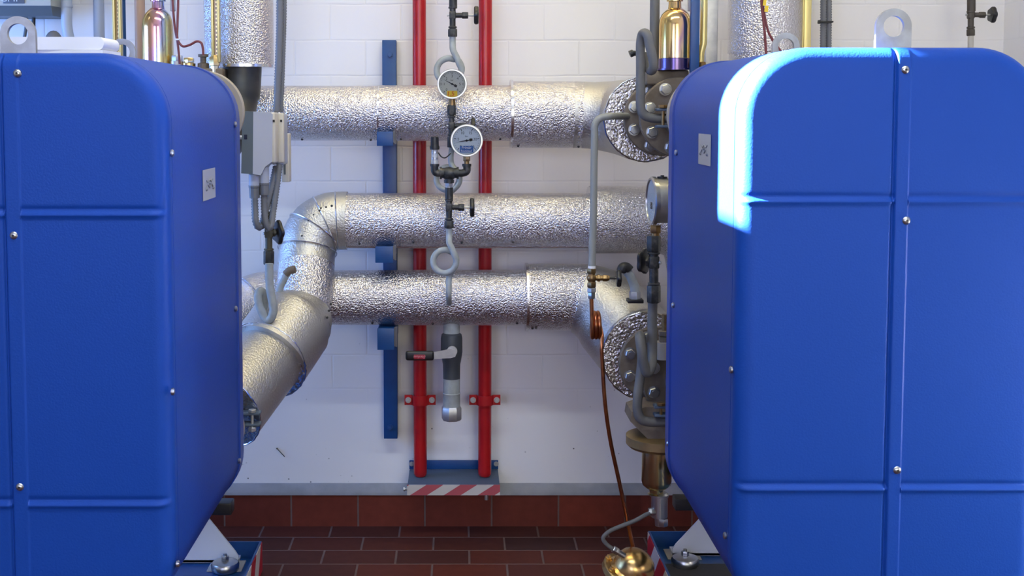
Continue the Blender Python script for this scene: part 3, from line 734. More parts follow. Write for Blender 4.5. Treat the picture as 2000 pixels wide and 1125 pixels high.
for i, (X, lab, xc_) in enumerate(((XR1, 'left of two red floor-to-ceiling pipes, crossed by the black valve lever', 821), (XR2, 'right of two red pipes, passing behind the blue-stickered gauge', 947))):
    root = thing('red_pipe', lab, 'pipe', (X, 4.095, zs_), 'red painted vertical pipes')
    r = .0232
    b = B(); b.lathe((X, 4.095, zs_), UP, [(0, .010), (.003, .018), (.010, .0225), (.02, r), (ZC-zs_-.01, r)], 28); part('pipe_run', b, MT['red_paint'], root)
    b = B(); zc = P(820, 783, 4.07).z; ze = M(61, 783, 4.07)/2; hz = .0175
    pts = []; n = 14
    arc = [(-ze, 4.083), (-.030, 4.083)]+[(-.0262*math.cos(PI*k/n), 4.083-.0262*math.sin(PI*k/n)*.62-.004) for k in range(n+1)]+[(.030, 4.083), (ze, 4.083)]
    for (dx, y) in arc: pts.append((X+dx, y))
    for k in range(len(pts)-1):
        (a, ya), (c_, yc_) = pts[k], pts[k+1]
        b.add([(a, ya, zc-hz), (c_, yc_, zc-hz), (c_, yc_, zc+hz), (a, ya, zc+hz), (a, ya+.005, zc-hz), (c_, yc_+.005, zc-hz), (c_, yc_+.005, zc+hz), (a, ya+.005, zc+hz)],
              [(0, 1, 2, 3), (4, 7, 6, 5), (0, 4, 5, 1), (3, 2, 6, 7), (0, 3, 7, 4), (1, 5, 6, 2)])
    b.box((X, 4.145, zc), (.03, .10, .02))
    cl = part('pipe_clamp', b, MT['red_paint'], root, ang=20)
    for s_ in (-1, 1):
        b = B(); bolt(b, (X+s_*(ze-.013), 4.082, zc), TO, .0085); part('bolt', b, MT['steel_dull'], cl)

# ------------------------------------------------------------------ insulated pipes
def rivets(root, spots, Y, r=2.6, m=None):
    for (x, y) in spots:
        b = B(); p = P(x, y, Y); b.sphere(p, M(r, y, Y), n=10); part('rivet', b, m or MT['dark_steel'], root)
def straight(root, name, px0, px1, py, Y, r, m, n=64):
    a = P(px0, py, Y); c_ = P(px1, py, Y); c_.z = a.z
    b = B(); b.cyl(a, c_, r, n); return part(name, b, m, root)
def on_surface(px, py, Yc, zc, r):
    """front surface point of a horizontal X-axis pipe under a pixel"""
    Y = Yc-r
    for _ in range(20):
        p = P(px, py, Y); dz = p.z-zc
        Y = Yc-math.sqrt(max(0, r*r-dz*dz))
    return P(px, py, Y)
PA_Y = 3.95
za_ = P(900, 221, PA_Y).z; zb2 = P(900, 431, PA_Y).z; zc2 = P(900, 581, PA_Y).z
RN, RW = M(53.5, 221, PA_Y), M(65, 225, PA_Y)
def rivets_on(root, spots, zc, r):
    for (x, y) in spots:
        p = on_surface(x, y, PA_Y, zc, r); b = B(); b.sphere(p, M(2.6, y, PA_Y), n=10); part('rivet', b, MT['dark_steel'], root)
def radial_end(root, p, d, r, rin, m_face, th=.012):
    """blunt foil end face with crimped rim, p centre, d outward"""
    u, v = frame_of(d); nr, na = max(4, int((r-rin)/.0045)), int(2*PI*r/.0055); vs = []; fs = []
    for i in range(nr+1):
        q = rin+(r*.99-rin)*i/nr
        for j in range(na):
            a = 2*PI*(j+random.uniform(-.35, .35))/na; qq = q+(random.uniform(-.0015, .0015) if 0 < i < nr else 0)
            vs.append(p+d*(th*.8+random.uniform(-.0011, .0011))+(u*math.cos(a)+v*math.sin(a))*qq)
    fs = [(i*na+j, i*na+(j+1) % na, (i+1)*na+(j+1) % na, (i+1)*na+j) for i in range(nr) for j in range(na)]
    b = B(); b.add(vs, fs)
    f = part('end_face', b, m_face, root, 'glittering crumpled foil end face', ang=1)
    b = B(); b.lathe(p-d*.002, d, [(0, r*.985), (th, r*.985)], 64, caps=False); part('end_skirt', b, MT['seam'], root)
    b = B(); vs = []
    u, v = frame_of(d); pts = [p+d*(th*.7+random.uniform(-.0015, .0015))+(u*math.cos(2*PI*i/90)+v*math.sin(2*PI*i/90))*(r+random.uniform(-.0012, .0012)) for i in range(91)]
    pts[-1] = pts[0]; b.tube(pts, .0028, 6, caps=False); part('crimped_rim', b, MT['seam'], root)

# --- top pipe
root = thing('insulated_pipe', 'uppermost horizontal foil-wrapped pipe, passing behind the round gauge marked 1,5', 'pipe', P(760, 275, PA_Y), 'foil insulated horizontal pipes')
straight(root, 'foil_jacket', 420, 740, 221, PA_Y, RN, MT['foil'])
straight(root, 'foil_jacket', 739, 1000, 221, PA_Y, RN+.0015, MT['foil'])
straight(root, 'collar', 996, 1001, 222, PA_Y, RW+.002, MT['seam'])
pts = [P(1000, 224, PA_Y), P(1060, 224, PA_Y), P(1120, 224, PA_Y), P(1165, 226, PA_Y-.01), P(1208, 229, PA_Y-.04), P(1247, 231, PA_Y-.095), P(1258, 232, PA_Y-.145), P(1262, 232, PA_Y-.20)]
pts[-2] = pts[-1]+Vector((-.004, .055, 0)); pts[-3] = pts[-1]+Vector((-.022, .105, 0))
sp_ = smooth_path(pts, 5); rr = [RW+(0.134-RW)*min(1, max(0, (i-len(sp_)*.4)/(len(sp_)*.35))) for i in range(len(sp_))]
b = B(); b.tube(sp_[:13], rr[:13], 64); part('wide_jacket', b, MT['foil'], root)
b = B(); b.tube(sp_[10:], rr[10:], 64); part('elbow_jacket', b, MT['sheet'], root, 'smooth silver elbow')
EA = sp_[-1]; dA = TO
radial_end(root, EA, dA, .134, .05, MT['foil_end'])
rivets_on(root, [(590, 272), (724, 273), (783, 271), (893, 272), (977, 271)], za_, RN)
rivets_on(root, [(1012, 285), (1130, 286)], P(900, 224, PA_Y).z, RW)
b = B(); p = P(740, 221, PA_Y); b.cyl(p, p+RX*.004, RN+.0022, 64); part('seam_band', b, MT['seam'], root)
# --- middle pipe with the dog-leg on the left
root = thing('insulated_pipe', 'middle foil-wrapped pipe with a segmented elbow dropping to the left exchanger', 'pipe', P(760, 485, PA_Y), 'foil insulated horizontal pipes')
RB = M(54, 431, PA_Y)
straight(root, 'foil_jacket', 655, 1152, 431, PA_Y, RB, MT['foil'])
straight(root, 'collar', 1149, 1153, 430, PA_Y, M(66, 430, PA_Y), MT['seam'])
b = B(); b.tube(smooth_path([P(1151, 429, PA_Y), P(1230, 429, PA_Y), P(1300, 431, PA_Y), P(1352, 460, PA_Y-.02), P(1372, 540, PA_Y-.05), P(1378, 640, PA_Y-.05)], 6), M(66, 430, PA_Y), 56); part('wide_jacket', b, MT['foil'], root)
# segmented elbow: three mitred pieces then the drop leg
cl_ = smooth_path([P(690, 431, 3.95), P(664, 431, 3.95), P(640, 434, 3.945), P(618, 447, 3.935), P(604, 472, 3.915), P(598, 510, 3.885), P(597, 560, 3.83), P(588, 603, 3.775)], 4)
for k_, (i0, i1) in enumerate(((2, 8), (7, 12), (11, 16), (15, 21))):
    b = B(); b.tube(cl_[i0:i1+1], RB+.0012*(4-k_), 56); part('elbow_segment', b, MT['sheet'], root)
b = B(); b.tube(cl_[19:], RB+.0006, 56); part('drop_leg', b, MT['foil'], root)
for i in (5, 9, 13, 18):
    d = (cl_[i+1]-cl_[i-1]).normalized(); b = B(); b.torus(cl_[i], d, RB+.0055, .0022, 56, 6); part('seam_band', b, MT['seam'], root)
D0, D1, D2 = P(588, 600, 3.775), P(566, 640, 3.71), P(523, 700, 3.60)
b = B(); b.tube(smooth_path([D0, P(580, 622, 3.745), D1, P(545, 670, 3.655), D2], 4), [RB+.004+(.131-RB-.004)*min(1, i/7) for i in range(17)], 64); part('wide_jacket', b, MT['sheet'], root, 'wider matt silver jacket of the dog-leg')
dd = (P(437, 800, 3.36)-D2).normalized()
radial_end(root, D2, dd, .131, .06, MT['seam'])
b = B(); b.torus(P(577, 625, 3.742), (D1-D0), .118, .003, 56, 6); part('seam_band', b, MT['seam'], root)
for i in range(5):
    pp = P(646-i*3.5, 594+i*13, 3.68); b = B(); b.sphere(pp, .004, n=10); part('rivet', b, MT['dark_steel'], root)
D3 = P(437, 800, 3.38)
b = B(); b.tube([D2-dd*.02, D3], [.112, .121], 64); part('end_jacket', b, MT['sheet'], root)
radial_end(root, D3, dd, .122, .04, MT['foil_end'])
b = B(); b.cyl(D3-dd*.02, Vector((D3.x-.01, YB+.02, D3.z)), .045, 28); part('carrier_pipe', b, MT['brown_iron'], root)
b = B(); pp = P(439, 832, YB+.05); b.cyl(Vector((-.69, YB+.012, pp.z)), Vector((-.69, YB+.035, pp.z)), .100, 48, .003); part('flange', b, MT['beige_plate'], root)
for (x, y, Y) in ((613, 420, 3.87), (624, 411, 3.86), (603, 430, 3.86), (593, 441, 3.86), (590, 461, 3.84), (588, 470, 3.84), (637, 405, 3.88), (648, 402, 3.88), (627, 407, 3.88)):
    b = B(); b.sphere(P(x, y, Y-.012), .0042, n=10); part('rivet', b, MT['dark_steel'], root)
rivets_on(root, [(702, 476), (807, 473), (902, 474), (1002, 473), (1168, 479)], zb2, RB)
# the protruding lower lip of the jacket
b = B(); zz = P(900, 481, PA_Y-.035).z; b.tube([P(665, 481, PA_Y-.035)*1.0, Vector((P(1148, 481, PA_Y-.035).x, PA_Y-.035, zz))], .0062, 10); part('jacket_seam', b, MT['seam'], root)
# --- bottom pipe
root = thing('insulated_pipe', 'lowest horizontal foil-wrapped pipe with the ball valve hanging beneath it', 'pipe', P(760, 635, PA_Y), 'foil insulated horizontal pipes')
RC = M(53.5, 581, PA_Y); RCW = M(65, 581, PA_Y)
b = B(); b.tube(smooth_path([P(810, 581, PA_Y), P(640, 581, PA_Y), P(540, 581, PA_Y), P(490, 592, PA_Y-.03), P(455, 615, PA_Y-.09), P(420, 660, PA_Y-.22)], 5), RC, 56); part('foil_jacket', b, MT['foil'], root)
straight(root, 'foil_jacket', 809, 1030, 581, PA_Y, RC+.0012, MT['foil'])
b = B(); b.torus(P(487, 593, PA_Y-.035), P(455, 615, PA_Y-.09)-P(520, 582, PA_Y-.01), RC+.002, .003, 56, 6); part('seam_band', b, MT['seam'], root)
straight(root, 'collar', 1026, 1031, 580, PA_Y, RCW+.003, MT['foil_end'])
pts = [P(1029, 580, PA_Y), P(1080, 580, PA_Y), P(1135, 583, PA_Y), P(1185, 608, PA_Y-.03), P(1228, 652, PA_Y-.09), P(1250, 680, PA_Y-.15), P(1262, 694, PA_Y-.22)]
pts[-2] = pts[-1]+Vector((-.004, .06, .004)); pts[-3] = pts[-1]+Vector((-.03, .115, .03))
sp_ = smooth_path(pts, 6); rr = [RCW+(0.140-RCW)*min(1, max(0, (i-10)/10)) for i in range(len(sp_))]
b = B(); b.tube(sp_[:13], rr[:13], 64); part('wide_jacket', b, MT['foil'], root)
b = B(); b.tube(sp_[12:], [x+.001 for x in rr[12:]], 64); part('elbow_jacket', b, MT['sheet'], root, 'smooth silver elbow')
b = B(); b.torus(sp_[12], sp_[13]-sp_[11], RCW+.004, .0025, 56, 6); part('seam_band', b, MT['seam'], root)
EC = sp_[-1]; radial_end(root, EC, TO, .140, .05, MT['foil_end'])
rivets_on(root, [(645, 630), (727, 631), (845, 632), (1010, 631)], zc2, RC)
rivets_on(root, [(1047, 640), (1040, 641)], P(900, 580, PA_Y).z, RCW)

# ------------------------------------------------------------------ flanges (right exchanger, top and bottom)
def flange(label, cpx, cpy, Y, r, th, m, nb, a0=0.0, group='bolted pipe flanges', bolts=True, hub=True, bm_=None):
    c_ = P(cpx, cpy, Y); root = thing('pipe_flange', label, 'flange', c_, group)
    b = B(); b.cyl(c_, c_+FWD*th, r, 56, .003)
    if hub: b.lathe(c_+FWD*th, FWD, [(0, r*.72), (.02, r*.55), (.06, r*.5)], 40)
    part('disc', b, m, root)
    if bolts:
        for k in range(nb):
            a = a0+2*PI*k/nb; p = c_+Vector((math.cos(a), 0, math.sin(a)))*r*.78
            b = B(); bolt(b, p, TO, .0155, .012); part('bolt', b, bm_ or MT['steel'], root)
    return root
flange('brown flange seated on the glittering foil end of the top pipe', 1292, 231, 3.66, .116, .022, MT['brown_iron'], 8, PI/8)
flange('nearer brown top flange with a thick grey tube crossing in front', 1328, 229, 3.53, .120, .022, MT['brown_iron'], 8, PI/8+.1)
flange('pale round top flange just behind the right blue casing', 1384, 225, YB+.05, .112, .022, MT['beige_plate'], 8, 0, bolts=False)
flange('pale round top flange just behind the left blue casing', 396, 218, YB+.05, .112, .022, MT['beige_plate'], 8, 0, bolts=False)
flange('brown flange on the foil end of the lowest pipe', 1284, 712, 3.62, .118, .022, MT['brown_iron'], 8, PI/8)
flange('nearer dusty brown bottom flange behind the looped grey tube', 1334, 742, 3.50, .122, .022, MT['brown_iron'], 8, PI/8)
# connecting bodies between flanges
def pipe_piece(name, label, cat, a, c_, r, m, group=None):
    b = B(); b.cyl(a, c_, r, 32); return single(name, label, cat, b, m, a, group)
pipe_piece('flange_spool', 'short brown pipe joining the top flanges to the right exchanger', 'pipe', P(1328, 229, 3.53), P(1384, 225, YB), .055, MT['brown_iron'])
pipe_piece('flange_spool', 'short brown pipe joining the bottom flanges to the right exchanger', 'pipe', P(1334, 742, 3.50), Vector((P(1384, 225, YB).x, YB, P(1334, 742, 3.5).z)), .055, MT['brown_iron'])

# ------------------------------------------------------------------ centre instrument trees
def gauge(label, cpx, cpy, Y, rpx, dialm, maxv, step, val, group='round dial pressure gauges', face=TO, ux=RX, stem=None):
    c_ = P(cpx, cpy, Y); R = M(rpx, cpy, Y); face = Vector(face).normalized(); ux = Vector(ux).normalized(); uy = UP
    root = thing('pressure_gauge', label, 'gauge', c_, group)
    b = B(); b.lathe(c_-face*R*.85, face, [(0, R*.86), (R*.05, R*.92), (R*.62, R*.92)], 48); part('case', b, MT['steel_dull'], root)
    b = B(); b.lathe(c_, face, [(-R*.28, R*.92), (-R*.28, R), (-R*.02, R*1.0), (R*.05, R*.97), (R*.05, R*.88), (-R*.06, R*.85)], 56, caps=False); part('bezel', b, MT['steel'], root)
    b = B(); b.cyl(c_-face*R*.12, c_-face*R*.1, R*.88, 48); d = part('dial', b, dialm, root)
    b = B(); o = c_-face*R*.09
    nt_ = int(maxv/step)
    for k in range(nt_*5+1):
        a = math.radians(225-270*k/(nt_*5)); big = k % 5 == 0
        e = ux*math.cos(a)+uy*math.sin(a); tt = uy*math.cos(a)-ux*math.sin(a); r0 = R*(.66 if big else .72); r1 = R*.79; wv = R*(.02 if big else .008)
        b.add([o+e*r0-tt*wv, o+e*r1-tt*wv, o+e*r1+tt*wv, o+e*r0+tt*wv], [(0, 1, 2, 3)])
    for k in range(nt_+1):
        a = math.radians(225-270*k/nt_); e = ux*math.cos(a)+uy*math.sin(a)
        text_into(b, str(int(step*k)), R*.24, o+e*R*.52, ux, uy)
    text_into(b, 'bar', R*.16, o+uy*R*.26, ux, uy)
    part('dial_scale', b, MT['ink'], d)
    a = math.radians(225-270*val/maxv); e = ux*math.cos(a)+uy*math.sin(a); tt = uy*math.cos(a)-ux*math.sin(a); o2 = c_-face*R*.07
    b = B(); b.prism([o2+e*R*.70, o2-tt*R*.035, o2-e*R*.16-tt*R*.035, o2-e*R*.2-tt*R*.09, o2-e*R*.36-tt*R*.07, o2-e*R*.36+tt*R*.07, o2-e*R*.2+tt*R*.09, o2-e*R*.16+tt*R*.035, o2+tt*R*.035], face*R*.015)
    b.cyl(o2, o2+face*R*.03, R*.07, 16); part('pointer', b, MT['ink'], root)
    b = B(); b.cyl(c_-face*R*.03, c_-face*R*.015, R*.87, 40); part('glass', b, MT['glass'], root)
    return root, c_, R, o, face, ux
# gauge 1
g1, c1, R1, o1, _, _ = gauge('upper round gauge with a small yellow sticker reading 1,5', 883, 164, 3.79, 29.5, MT['dial'], 6, 1, 1.62)
b = B(); p = o1-UP*R1*.66+TO*R1*.03; b.box(p, (R1*.70, .001, R1*.42)); st_ = part('sticker', b, MT['yellow'], g1, 'yellow sticker')
b = B(); text_into(b, '1,5', R1*.42, p+TO*.0012-RX*R1*.07, RX, UP); part('sticker_text', b, MT['red_ink'], st_)
b = B(); b.cyl(P(883, 192, 3.815), P(883, 207, 3.815), M(6.5, 200, 3.8), 20); b.cyl(P(883, 201, 3.815), P(883, 206, 3.815), M(7.2, 200, 3.8), 20); part('stem', b, MT['brass_dark'], g1)
# valve 2 (below gauge 1), behind gauge 2
shutoff_valve('dark handwheel valve half hidden behind the blue-stickered gauge', 882, 205, 288, 3.815, 924, 15, nutpx=8.5)
# gauge 2
g2, c2, R2, o2_, _, _ = gauge('lower round gauge with a blue sticker reading Primär Rücklauf', 911.5, 274.5, 3.72, 32, MT['dial2'], 25, 5, 3.3)
b = B(); p = o2_-UP*R2*.53+TO*R2*.03; b.box(p, (R2*.82, .001, R2*.40), .0004); st_ = part('sticker', b, MT['blue_sticker'], g2, 'blue sticker')
b = B(); text_into(b, 'Primär', R2*.22, p+TO*.0012+UP*R2*.10, RX, UP); text_into(b, 'Rücklauf', R2*.20, p+TO*.0012-UP*R2*.10, RX, UP); part('sticker_text', b, MT['white'], st_)
b = B(); b.hexn(P(911.5, 304, 3.735), P(911.5, 315, 3.735), M(7, 310, 3.73), .3); b.cyl(P(911.5, 314, 3.735), P(911.5, 322, 3.735), M(5, 310, 3.73), 14); part('stem', b, MT['brass_dark'], g2)
# gauge tree tee with two elbows
YT = 3.735
root = thing('pipe_tee', 'dark iron tee with two upturned elbows carrying the lower gauge', 'pipe fitting', P(877, 368, YT))
b = B(); b.tube([P(862, 338, YT), P(893, 338, YT)], M(10, 338, YT), 24); b.tube([P(877, 338, YT), P(877, 354, YT)], [M(10, 338, YT), M(8, 338, YT)], 24)
b.sphere(P(877, 339, YT), M(13, 338, YT), (1.25, 1, 1)); b.cyl(P(859, 338, YT), P(863, 338, YT), M(12, 338, YT), 24); b.cyl(P(892, 338, YT), P(896, 338, YT), M(12, 338, YT), 24); b.cyl(P(877, 351, YT), P(877, 357, YT), M(10, 340, YT), 24)
part('tee_body', b, MT['dark_steel'], root)
for (x0, s_) in ((859, -1), (895, 1)):
    xe = 849 if s_ < 0 else 911.5
    b = B(); b.tube(smooth_path([P(x0, 338, YT), P((x0+xe)/2, 338, YT), P(xe, 334, YT), P(xe, 321, YT)], 5), M(7.5, 338, YT), 18)
    b.cyl(P(xe, 325, YT), P(xe, 320, YT), M(9, 338, YT), 20); part('elbow', b, MT['dark_steel'], root)
b = B(); b.hexn(P(877, 357, YT), P(877, 364, YT), M(8.5, 340, YT)); b.cyl(P(877, 363, YT), P(877, 367, YT), M(7, 340, YT)); part('nipple', b, MT['steel_dull'], root)
# air valve with black cap
root = thing('air_vent_valve', 'small clear-bodied vent with a black cap beside the lower gauge', 'valve', P(849, 320, YT))
b = B(); b.lathe(P(849, 321, YT), UP, [(0, M(7, 300, YT)), (M(6, 300, YT), M(7.5, 300, YT)), (M(8, 300, YT), M(6.5, 300, YT)), (M(30, 300, YT), M(6.5, 300, YT))], 24); part('glass_body', b, MT['sticker'], root)
for y in (299, 311):
    b = B(); b.cyl(P(849, y, YT), P(849, y-3, YT), M(7.1, 300, YT), 24); part('ring', b, MT['steel'], root)
b = B(); b.lathe(P(849, 292, YT), UP, [(0, M(9, 280, YT)), (M(5, 280, YT), M(9.6, 280, YT)), (M(8, 280, YT), M(8, 280, YT)), (M(24, 280, YT), M(7.6, 280, YT)), (M(25, 280, YT), M(6.5, 280, YT))], 24, 12, .02); part('cap', b, MT['black'], root)
b = B(); b.tube(smooth_path([P(856, 298, YT), P(862, 306, YT), P(870, 308, YT), P(880, 300, YT+.03)], 6), M(1.3, 300, YT), 8); part('strap', b, MT['dark_steel'], root)
# coupling + valve 3
root = single('pipe_coupling', 'dark sleeve between the iron tee and the valve on the middle pipe', 'pipe fitting', B().cyl(P(877, 366, YT), P(877, 389, YT), M(8, 378, YT), 24, .001).cyl(P(877, 389, YT), P(877, 393, YT), M(5, 378, YT), 18), MT['dark_steel'], P(877, 389, YT))
shutoff_valve('dark handwheel valve in front of the middle foil pipe', 877, 388, 446, YT, 922, 18, nut_top=False, wheel_y=405)
# siphon 1 (ring in front of lower pipe)
ps = [(877, 445, 0), (877, 462, 0), (877, 477, 0), (884, 487, 0)]+loop_pts(868.5, 510, 22.5, 40, -300, 12, 0, .03)+[(0, 0, 0)]
ps = [(877, 443, 0), (877, 460, 0), (877.5, 476, -.012), (884, 488, -.014)]+loop_pts(868.5, 510.5, 22.5, 25, -325, 14, -.014, .016)[1:]+[(882, 530, .014), (878, 541, .012), (876.5, 556, .01), (876.5, 580, .03), (877, 594, .09)]
# order: start top, swing right side, go down around clockwise, end down
ps = [(877, 443, 0), (877, 460, 0), (877.5, 474, -.010), (883, 486, -.014)]+loop_pts(868.5, 510.5, 22.5, 28, -300, 14, -.014, .012)+[(888, 497, .014), (891, 512, .014), (884, 528, .012), (877.5, 541, .008), (876.5, 556, .0), (876.5, 578, .0), (877, 592, .06)]
siphon('grey pigtail tube with a round ring, entering the lowest foil pipe', ps, 6.0, YT)
# siphon 2 (behind the tee)
ps = [(883, 286, 0), (881, 300, 0), (881, 318, 0), (888, 330, -.012)]+loop_pts(875, 349, 23, 40, -300, 14, -.012, .012)+[(893, 335, .014), (897, 350, .014), (890, 366, .013), (880, 376, .02), (876, 384, .06)]
siphon('grey pigtail tube looping behind the dark iron tee', ps, 5.5, 3.83)
# siphon 3 (top)
ps = [(884, 68, 0), (884, 84, 0), (885, 98, -.008), (892, 112, -.012)]+loop_pts(877, 138, 24, 35, -290, 14, -.012, .012)+[(895, 118, .014), (902, 135, .014), (894, 156, .013), (884, 170, .012), (882, 180, .0)]
siphon('grey pigtail tube looping above the gauge marked 1,5', ps, 6.2, 3.86)
shutoff_valve('topmost dark handwheel valve between the two red pipes', 884, 12, 72, 3.86, 930, 17, nut_top=False, wheel_y=30)
single('riser_pipe', 'short dark pipe stub above the topmost centre valve', 'pipe', B().cyl(P(885, 16, 3.86), P(885, -150, 3.86), M(8, 10, 3.86), 20), MT['dark_steel'], P(885, 16, 3.86))

# ball valve under the lowest pipe
YV = 3.93
root = thing('ball_valve', 'dark ball valve with a long black-gripped lever hanging below the lowest pipe', 'valve', P(881, 820, YV))
q = lambda y: P(882, y, YV)
Rv = lambda n: M(n, 700, YV)
b = B(); b.cyl(q(625), q(652), Rv(16), 28); part('upper_stub', b, MT['grey_paint'], root)
b = B(); b.lathe(q(650), q(740)-q(650), [(0, Rv(16)), (Rv(3), Rv(19.5)), (Rv(10), Rv(21)), (Rv(38), Rv(21.3)), (Rv(52), Rv(19)), (Rv(62), Rv(17)), (Rv(90), Rv(16.5))], 36); part('valve_body', b, MT['box_dark'] if False else mat('charcoal_casting', (0.055, 0.062, 0.072), .5, .2, bump=(80, .2, 2)), root)
b = B(); b.lathe(q(739), q(794)-q(739), [(0, Rv(16.5)), (Rv(28), Rv(16.3)), (Rv(29.5), Rv(17.4)), (Rv(31), Rv(16.6)), (Rv(55), Rv(16.8))], 32); part('lower_stub', b, MT['grey_paint'], root)
b = B(); b.hexn(q(793), q(820), Rv(20), .25, 8); part('end_cap', b, MT['steel_dull'], root)
b = B(); pb = P(883, 684, YV-.045); b.cyl(pb+FWD*.02, pb-FWD*.02, Rv(7.5), 20); b.ring(pb-FWD*.012, TO, Rv(7.5), Rv(10), .006, 28); part('spindle_boss', b, MT['steel_dull'], root)
yl = YV-.07; b = B()
b.prism([P(846, 688, yl), P(868, 684, yl), P(880, 681, yl), P(889, 684, yl), P(892, 690, yl), P(889, 697, yl), P(880, 699.5, yl), P(862, 700.5, yl), P(846, 702, yl)], (0, .006, 0)); lv = part('lever', b, MT['steel_dull'], root)
b = B(); a = P(848, 695, yl+.003); c_ = P(792, 694, yl+.003); R3 = Matrix.Identity(3)
b.box((a+c_)/2, ((a-c_).length, .018, M(19, 695, yl)), .0085); part('grip', b, MT['black'], lv, 'black plastic lever grip')
b = B(); p = P(819.5, 696, yl+.003)+TO*.0093; b.box(p, (M(22, 695, yl), .0008, M(9, 695, yl)), .0003); lb = part('grip_label', b, mat('dark_red_label', (0.25, 0.005, 0.02), .5), lv, 'dark red label')
b = B(); text_into(b, 'Danfoss', M(7.2, 695, yl), p+TO*.0008, -RX, -UP, shear=.3); part('label_text', b, mat('pink_ink', (.75, .25, .28), .6), lb)

# ------------------------------------------------------------------ left cluster: actuator box, conduits, valve, siphon
YA = 3.50
def pbox(b, x0, y0, x1, y1, Y, dep, bev=.002):
    A = P(x0, y0, Y); C = P(x1, y1, Y); b.box(((A.x+C.x)/2, Y+dep/2, (A.z+C.z)/2), (C.x-A.x, dep, A.z-C.z), bev)
root = thing('actuator_box', 'grey plastic actuator box with dark side beside the left casing', 'control box', P(505, 345, YA))
RZ = Matrix.Rotation(math.radians(-24), 3, 'Z')
A = P(474, 218, YA); C = P(545, 340, YA); zc = (A.z+C.z)/2; hh = A.z-C.z
cA = Vector((P(497, 280, YA+.03).x, YA+.05, zc))
b = B(); b.prism([(P(474, 280, YA).x, YA+.002, A.z+.001), (P(495.5, 280, YA).x, YA, A.z), (P(493, 280, YA).x, YA, C.z), (P(470, 280, YA).x, YA+.002, C.z+.002)], (.0, .09, 0)); part('dark_side', b, MT['box_dark'], root, 'dark grey flank')
b = B(); b.prism([(P(495.5, 280, YA).x, YA, A.z), (P(528, 280, YA).x, YA+.004, A.z-.002), (P(532, 280, YA).x, YA+.01, A.z-.008), (P(530, 280, YA).x, YA+.01, P(530, 316, YA).z), (P(517, 280, YA).x, YA+.004, P(517, 326, YA).z), (P(508, 280, YA).x, YA+.002, C.z-.004), (P(493, 280, YA).x, YA, C.z)], (.0, .09, 0)); part('housing', b, MT['box_grey'], root)
b = B(); pbox(b, 476.5, 263, 482.5, 272, YA-.001, .006, .001); part('window_slot', b, MT['black_gap'], root)
b = B(); b.cyl(P(466, 268, YA+.01), P(477, 268, YA+.01), M(4, 268, YA), 14); part('shaft', b, MT['steel_dull'], root)
b = B(); pbox(b, 527.5, 220, 538, 318, YA+.012, .07, .004); part('cover_strip', b, MT['box_cream'], root, 'paler lid strip')
root = thing('actuator_box', 'second grey plastic box tucked behind the actuator box', 'control box', P(548, 345, YA+.1))
b = B(); pbox(b, 530, 222, 555, 322, YA+.09, .08, .004); part('housing', b, MT['box_grey'], root)
b = B(); pbox(b, 541, 221, 554.5, 318, YA+.082, .02, .004); part('cover_strip', b, MT['box_cream'], root, 'paler lid strip')
for (x, y) in ((534.5, 236), (549, 236)):
    b = B(); pbox(b, x-2, y-2, x+2, y+2.5, YA+(.010 if x < 540 else .080), .003, 0); part('marking', b, MT['ink'], root)
root = thing('terminal_box', 'narrow cream box with two slots behind the grey actuator boxes', 'control box', P(558, 357, YA+.2))
b = B(); pbox(b, 549, 261, 565, 356, YA+.19, .05, .003); part('housing', b, MT['box_cream'], root)
for (y0, y1) in ((277, 307), (315, 341)):
    b = B(); pbox(b, 554, y0, 558, y1, YA+.187, .006, 0); part('slot', b, MT['box_dark'], root)
def corrugated(label, pts, r_px, Y, pitch=0.0085, group='grey corrugated conduits', m=None, extra=None):
    w = [P(a, b_, Y+(c if c is not None else 0)) for a, b_, c in pts]; w = resample(smooth_path(w, 10), pitch/2)
    R = M(r_px, 300, Y); rr = [R if i % 2 else R*.78 for i in range(len(w))]
    b = B(); b.tube(w, rr, 14); root = thing('corrugated_conduit', label, 'conduit', w[-1], group); part('hose', b, m or MT['conduit'], root, ang=80)
    return root
corrugated('left one of the paired conduits rising above the actuator box', [(546.5, -60, 0), (546.5, 40, 0), (544, 120, 0), (540, 219, 0)], 7.6, YA+.09)
corrugated('right one of the paired conduits rising above the actuator box', [(556, -60, 0), (555, 40, 0), (552.5, 120, 0), (549, 219, 0)], 5.0, YA+.11)
cA_ = corrugated('leftmost hose looping below the actuator box', [(497, 384, 0), (498, 408, 0), (499, 430, -.005), (504, 443, 0), (511, 440, .015), (516, 425, .03), (523, 395, .04), (532, 360, .05), (540, 325, .07)], 7.6, YA+.03)
cB_ = corrugated('second hose looping below the actuator box', [(516, 378, 0), (516, 404, 0), (518, 430, -.004), (524, 446, 0), (530, 438, .01), (533, 415, .025), (536, 395, .03), (541, 360, .04), (546, 320, .05)], 7.2, YA+.04)
for (rt, x, ya, yb, yc_, R_) in ((cA_, 497, 340, 362, 387, 10.5), (cB_, 516, 326, 357, 381, 9)):
    b = B(); b.cyl(P(x, ya, YA+.035), P(x, yb+1, YA+.035), M(R_*1.08, 350, YA), 24, .001); part('gland_socket', b, MT['box_grey'], rt)
    b = B(); b.lathe(P(x, yb, YA+.035), -UP, [(0, M(R_*1.1, 350, YA)), (M(4, 350, YA), M(R_*1.1, 350, YA)), (M(5, 350, YA), M(R_, 350, YA)), (M(yc_-yb, 350, YA), M(R_*.95, 350, YA))], 24, 12, .03); part('gland_nut', b, MT['conduit'], rt)
